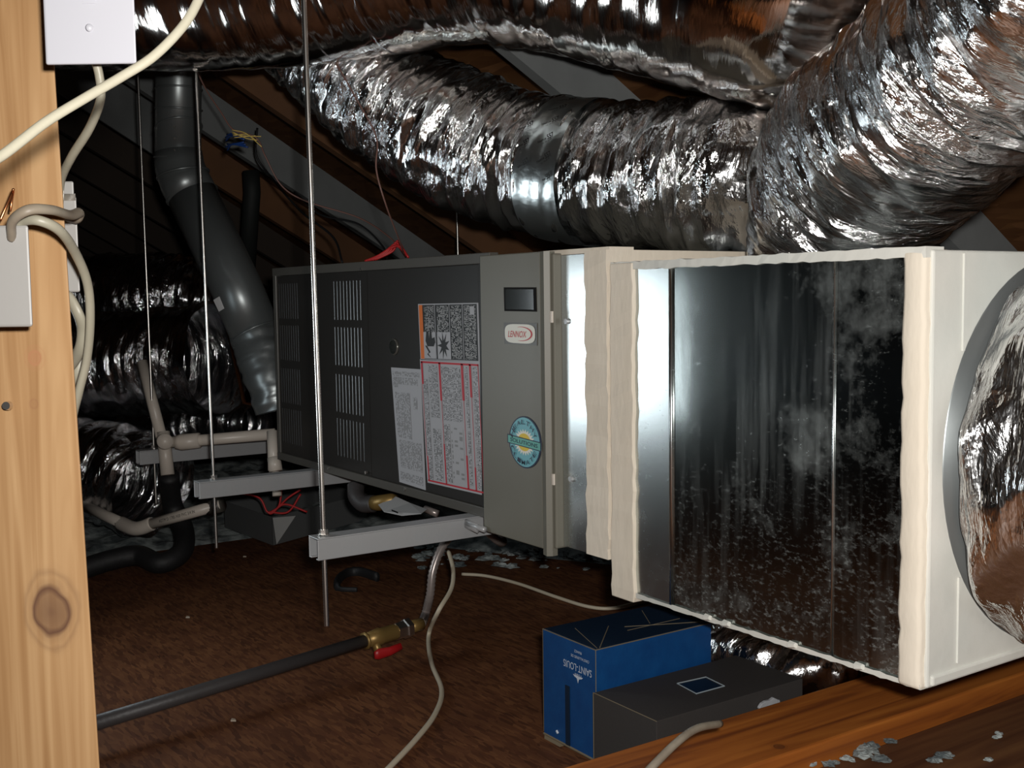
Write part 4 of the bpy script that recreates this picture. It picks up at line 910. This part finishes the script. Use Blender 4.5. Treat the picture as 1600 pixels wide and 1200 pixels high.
# make foreground things with a local frame facing the camera
EXc = RI-EZ*RI[2]; EXc /= np.linalg.norm(EXc); EXc = EXc
def frame(rot):
    x_ = np.array([EXc[0]*math.cos(rot)-EXc[1]*math.sin(rot), EXc[0]*math.sin(rot)+EXc[1]*math.cos(rot), 0]); return x_, np.cross(x_, EZ)*-1
def obox(mb, c_, x_, d_, w_, h_, t_):       # centre of the front face, half sizes, thickness backwards
    f_ = [c_-x_*w_-EZ*h_, c_+x_*w_-EZ*h_, c_+x_*w_+EZ*h_, c_-x_*w_+EZ*h_]; b2 = [q+d_*t_ for q in f_]
    mb.add(f_+b2, [(0, 1, 2, 3), (7, 6, 5, 4), (0, 4, 5, 1), (1, 5, 6, 2), (2, 6, 7, 3), (3, 7, 4, 0)])
x_, d_ = frame(0); d_ = ray(40, 600); d_ = d_-EZ*d_[2]; d_ /= np.linalg.norm(d_)
sw = thing('light_switch', 'white toggle switch with cover plate fixed high on the stud', 'switch', PT(138, -19, .87))
pc_ = PT(138, -19, .865)
g = MB(); obox(g, pc_, x_, d_, .0350, .0572, .004); g.build('cover_plate', M_white, sw, bevel=.0015)
g = MB(); obox(g, pc_+d_*.004, x_, d_, .027, .048, .045); g.build('switch_box', M_box, sw)
g = MB(); obox(g, pc_-d_*.0005, x_, d_, .005, .012, .002); g.tube([pc_, pc_-d_*.012-EZ*.006], [.0042, .0035], 8); g.build('toggle', M_white, sw)
for s__ in (-1, 1):
    g = MB(); q = pc_+EZ*.030*s__; g.tube([q+d_*.001, q-d_*.0012], [.0034, .0026], 14); g.build('screw', M_white, sw, True)
jb = thing('junction_box', 'grey plastic junction box at the left frame edge on the stud', 'box', PT(5, 430, .90))
g = MB(); obox(g, PT(-8, 432, .90), x_, d_, .0285, .0405, .006); g.build('cover_plate', M_box, jb, bevel=.002)
g = MB(); obox(g, PT(-10, 432, .906), x_, d_, .025, .037, .05); g.build('box_body', M_box, jb)
jb2 = thing('junction_box', 'pale plastic junction box fixed on the far side of the stud', 'box', PT(108, 380, 1.0))
g = MB(); xb, _ = frame(.35); obox(g, PT(98, 382, 1.02), x_, d_, .0140, .043, .03); obox(g, PT(105, 297, 1.02), x_, d_, .006, .0080, .012); obox(g, PT(101, 466, 1.02), x_, d_, .006, .006, .012); g.build('box_body', M_box, jb2, bevel=.0015)
g = MB(); obox(g, PT(104, 308, 1.012), x_, d_, .008, .003, .006); g.build('clamp', M_rod, jb2)
def cable(pts, label, r_=.0055, ry=.6, mt=None, name='electrical_cable', n=14):
    g = MB(); g.tube(smoothpath(pts, n), r_, 12, ry=ry, up=(0, 0, 1)); return tag(g.build(name, mt or M_romex, None, True), label, 'cable', 'house wiring cables around the stud')
cable([PT(-300, 420, .66), PT(-160, 330, .60), PT(-60, 275, .60), PT(0, 245, .62), PT(70, 192, .64), PT(130, 155, .655), PT(190, 120, .67), PT(240, 88, .68), PT(285, 42, .69), PT(310, 0, .70), PT(325, -45, .71), PT(330, -130, .74), PT(300, -260, .80), PT(240, -420, .9)], 'thick cream cable sweeping up in front of the switch plate', .0030, .8)
cable([PT(146, 85, .90), PT(155, 118, .905), PT(157, 155, .91), PT(140, 200, .93), PT(112, 245, .96), PT(96, 280, .99), PT(93, 318, 1.01)], 'cream cable dropping from the switch to the pale box', .0043, .8)
cable([PT(18, 372, .90), PT(20, 345, .885), PT(45, 328, .88), PT(80, 328, .90), PT(110, 336, .95), PT(124, 332, .985), PT(118, 342, 1.0), PT(98, 338, 1.03)], 'cream cable looping from the grey box to the pale box', .0046, .8, M_romex2)
cable([PT(22, 362, .905), PT(35, 346, .90), PT(62, 345, .895), PT(95, 362, .91), PT(120, 400, .95), PT(137, 445, .98), PT(141, 500, 1.0), PT(136, 560, 1.02), PT(124, 610, 1.03), PT(112, 665, 1.045), PT(112, 740, 1.06), PT(125, 860, 1.06)], 'long cream cable bulging out past the stud edge and down', .0042, .85)
cable([PT(99, 462, 1.015), PT(108, 465, 1.01), PT(122, 490, 1.01), PT(129, 515, 1.02), PT(125, 545, 1.03), PT(108, 573, 1.05), PT(80, 600, 1.07)], 'short cream cable curving from under the pale box back behind the stud', .0054, .7)
cable([PT(128, 560, 1.06), PT(120, 585, 1.06), PT(104, 606, 1.07), PT(80, 630, 1.08)], 'stub of cream cable tucked behind the stud below the others', .0055, .7)
g = MB(); g.tube(smoothpath([PT(0, 345, .93), PT(10, 322, .93), PT(19, 300, .925), PT(21, 296, .92)], 6), .0012, 6); g.tube([PT(21, 298, .925), PT(16, 330, .92)], .001, 6)
tag(g.build('bare_copper_wire', M_copper, None, True), 'short bare copper wire poking up above the grey box', 'wire')

# ------------------------------------------------------------------ low-voltage wires
def wire(pts, label, mt, r_=.0022, n=10): g = MB(); g.tube(smoothpath(pts, n), r_, 6); return tag(g.build('thermostat_wire', mt, None, True), label, 'wire', 'low voltage wires near the roof')
wire([PT(303, 100, 3.05), PT(322, 140, 3.05), PT(345, 175, 3.05), PT(365, 203, 3.05), PT(400, 215, 3.05), PT(415, 245, 3.08), PT(440, 290, 3.1), PT(480, 315, 3.12), PT(560, 340, 3.1), PT(610, 372, 3.0), PT(634, 402, 2.9)], 'brown thermostat wire drooping from the top duct to the furnace top', M_brownw)
wire([PT(525, 98, 2.5), PT(560, 160, 2.48), PT(588, 215, 2.45), PT(588, 265, 2.44), PT(603, 320, 2.46), PT(625, 378, 2.6), PT(632, 398, 2.7)], 'thin brown wire hanging over the crinkled foil duct', M_brownw, .0018)
wire([PT(402, 200, 3.6), PT(400, 240, 3.6), PT(418, 270, 3.6), PT(470, 330, 3.5), PT(520, 370, 3.4), PT(535, 410, 3.3)], 'dark wire looping below the blue wires toward the furnace', M_rubber, .0035)
wire([PT(460, 300, 3.4), PT(500, 335, 3.3), PT(560, 350, 3.2), PT(598, 385, 3.1), PT(606, 410, 3.0)], 'dark wire sagging behind the rods above the furnace', M_rubber, .003)
g = thing('wire_splice', 'tangle of blue and yellow wire ends spliced beside the vent pipe', 'wires', PT(375, 220, 3.1))
mb = MB()
for k in range(6): a = PT(352+rs_.uniform(0, 4), 210+k*5, 3.15); mb.tube(smoothpath([a, PT(366+rs_.uniform(-5, 7), 206+k*5+rs_.uniform(-9, 9), 3.1), PT(386+rs_.uniform(-6, 6), 210+k*4, 3.08)], 6), .0026, 6)
mb.build('blue_wires', M_bluew, g, True)
mb = MB()
for k in range(5): mb.tube(smoothpath([PT(362+rs_.uniform(0, 6), 203+k*3, 3.05), PT(385, 212+rs_.uniform(-6, 6), 3.04), PT(404+rs_.uniform(-6, 6), 216+rs_.uniform(-4, 20), 3.03)], 6), .0014, 5)
mb.build('yellow_ends', M_yel, g, True)
g = MB()
for k in range(5):
    g.tube(smoothpath([PT(570+k*4, 408-k*.5, 1.0*2.72), PT(590+k*6, 400-k*2, 2.72), PT(610+k*3, 388-k*3, 2.72), PT(625+k*2, 385+k*3, 2.70), PT(638, 402, 2.68)], 6), .0028, 6)
tag(g.build('red_wire_coil', M_redw, None, True), 'loose red wires bunched on top of the furnace', 'wire')
g = MB()
for L_ in ([(372, 770), (405, 778), (418, 800), (432, 795), (450, 778), (470, 765)], [(418, 800), (425, 802), (445, 788), (480, 800)], [(440, 765), (436, 790), (424, 800)], [(470, 772), (450, 800), (420, 800)]):
    g.tube(smoothpath([PT(a, b_, 3.42) for a, b_ in L_], 8), .0032, 6)
tag(g.build('red_wire_coil', M_redw, None, True), 'red wires tangled over the drain pan below the middle strut', 'wire')

# ------------------------------------------------------------------ work light standing behind the stud's side, reflected in the clean sheet metal
wl_ = thing('work_light', 'twin panel work light standing beyond the left frame edge', 'lamp', (-2.6, .275, 0))
a_ = np.array([-2.702, .40, 0]); b_ = np.array([-2.515, .174, 0]); ex_ = (b_-a_)/np.linalg.norm(b_-a_); nn = np.array([.77, .64, 0])
g = MB(); bkk = nn*-.05
g.hexa([a_-ex_*.02+EZ*.24, b_+ex_*.02+EZ*.24, b_+ex_*.02+bkk+EZ*.24, a_-ex_*.02+bkk+EZ*.24], [a_-ex_*.02+EZ*.87, b_+ex_*.02+EZ*.87, b_+ex_*.02+bkk+EZ*.87, a_-ex_*.02+bkk+EZ*.87]); g.build('housing', M_rail, wl_)
ME = bpy.data.materials.new('lamp_diffuser'); ME.use_nodes = True; bb = ME.node_tree.nodes['Principled BSDF']; bb.inputs['Emission Color'].default_value = (.85, .95, 1, 1); bb.inputs['Emission Strength'].default_value = 8.0; bb.inputs['Base Color'].default_value = (.8, .8, .8, 1)
for z0, z1 in ((.69, .84), (.42, .665)):
    g = MB(); o_ = nn*.002; g.add([a_+o_+EZ*z0, b_+o_+EZ*z0, b_+o_+EZ*z1, a_+o_+EZ*z1], [(0, 1, 2, 3)]); g.build('diffuser', ME, wl_)
g = MB(); mid = (a_+b_)/2+bkk*.5; g.tube([mid+EZ*.02, mid+EZ*.24], .012, 10); g.tube([mid, mid+EZ*.02], .10, 24); g.build('stand', M_rail, wl_)
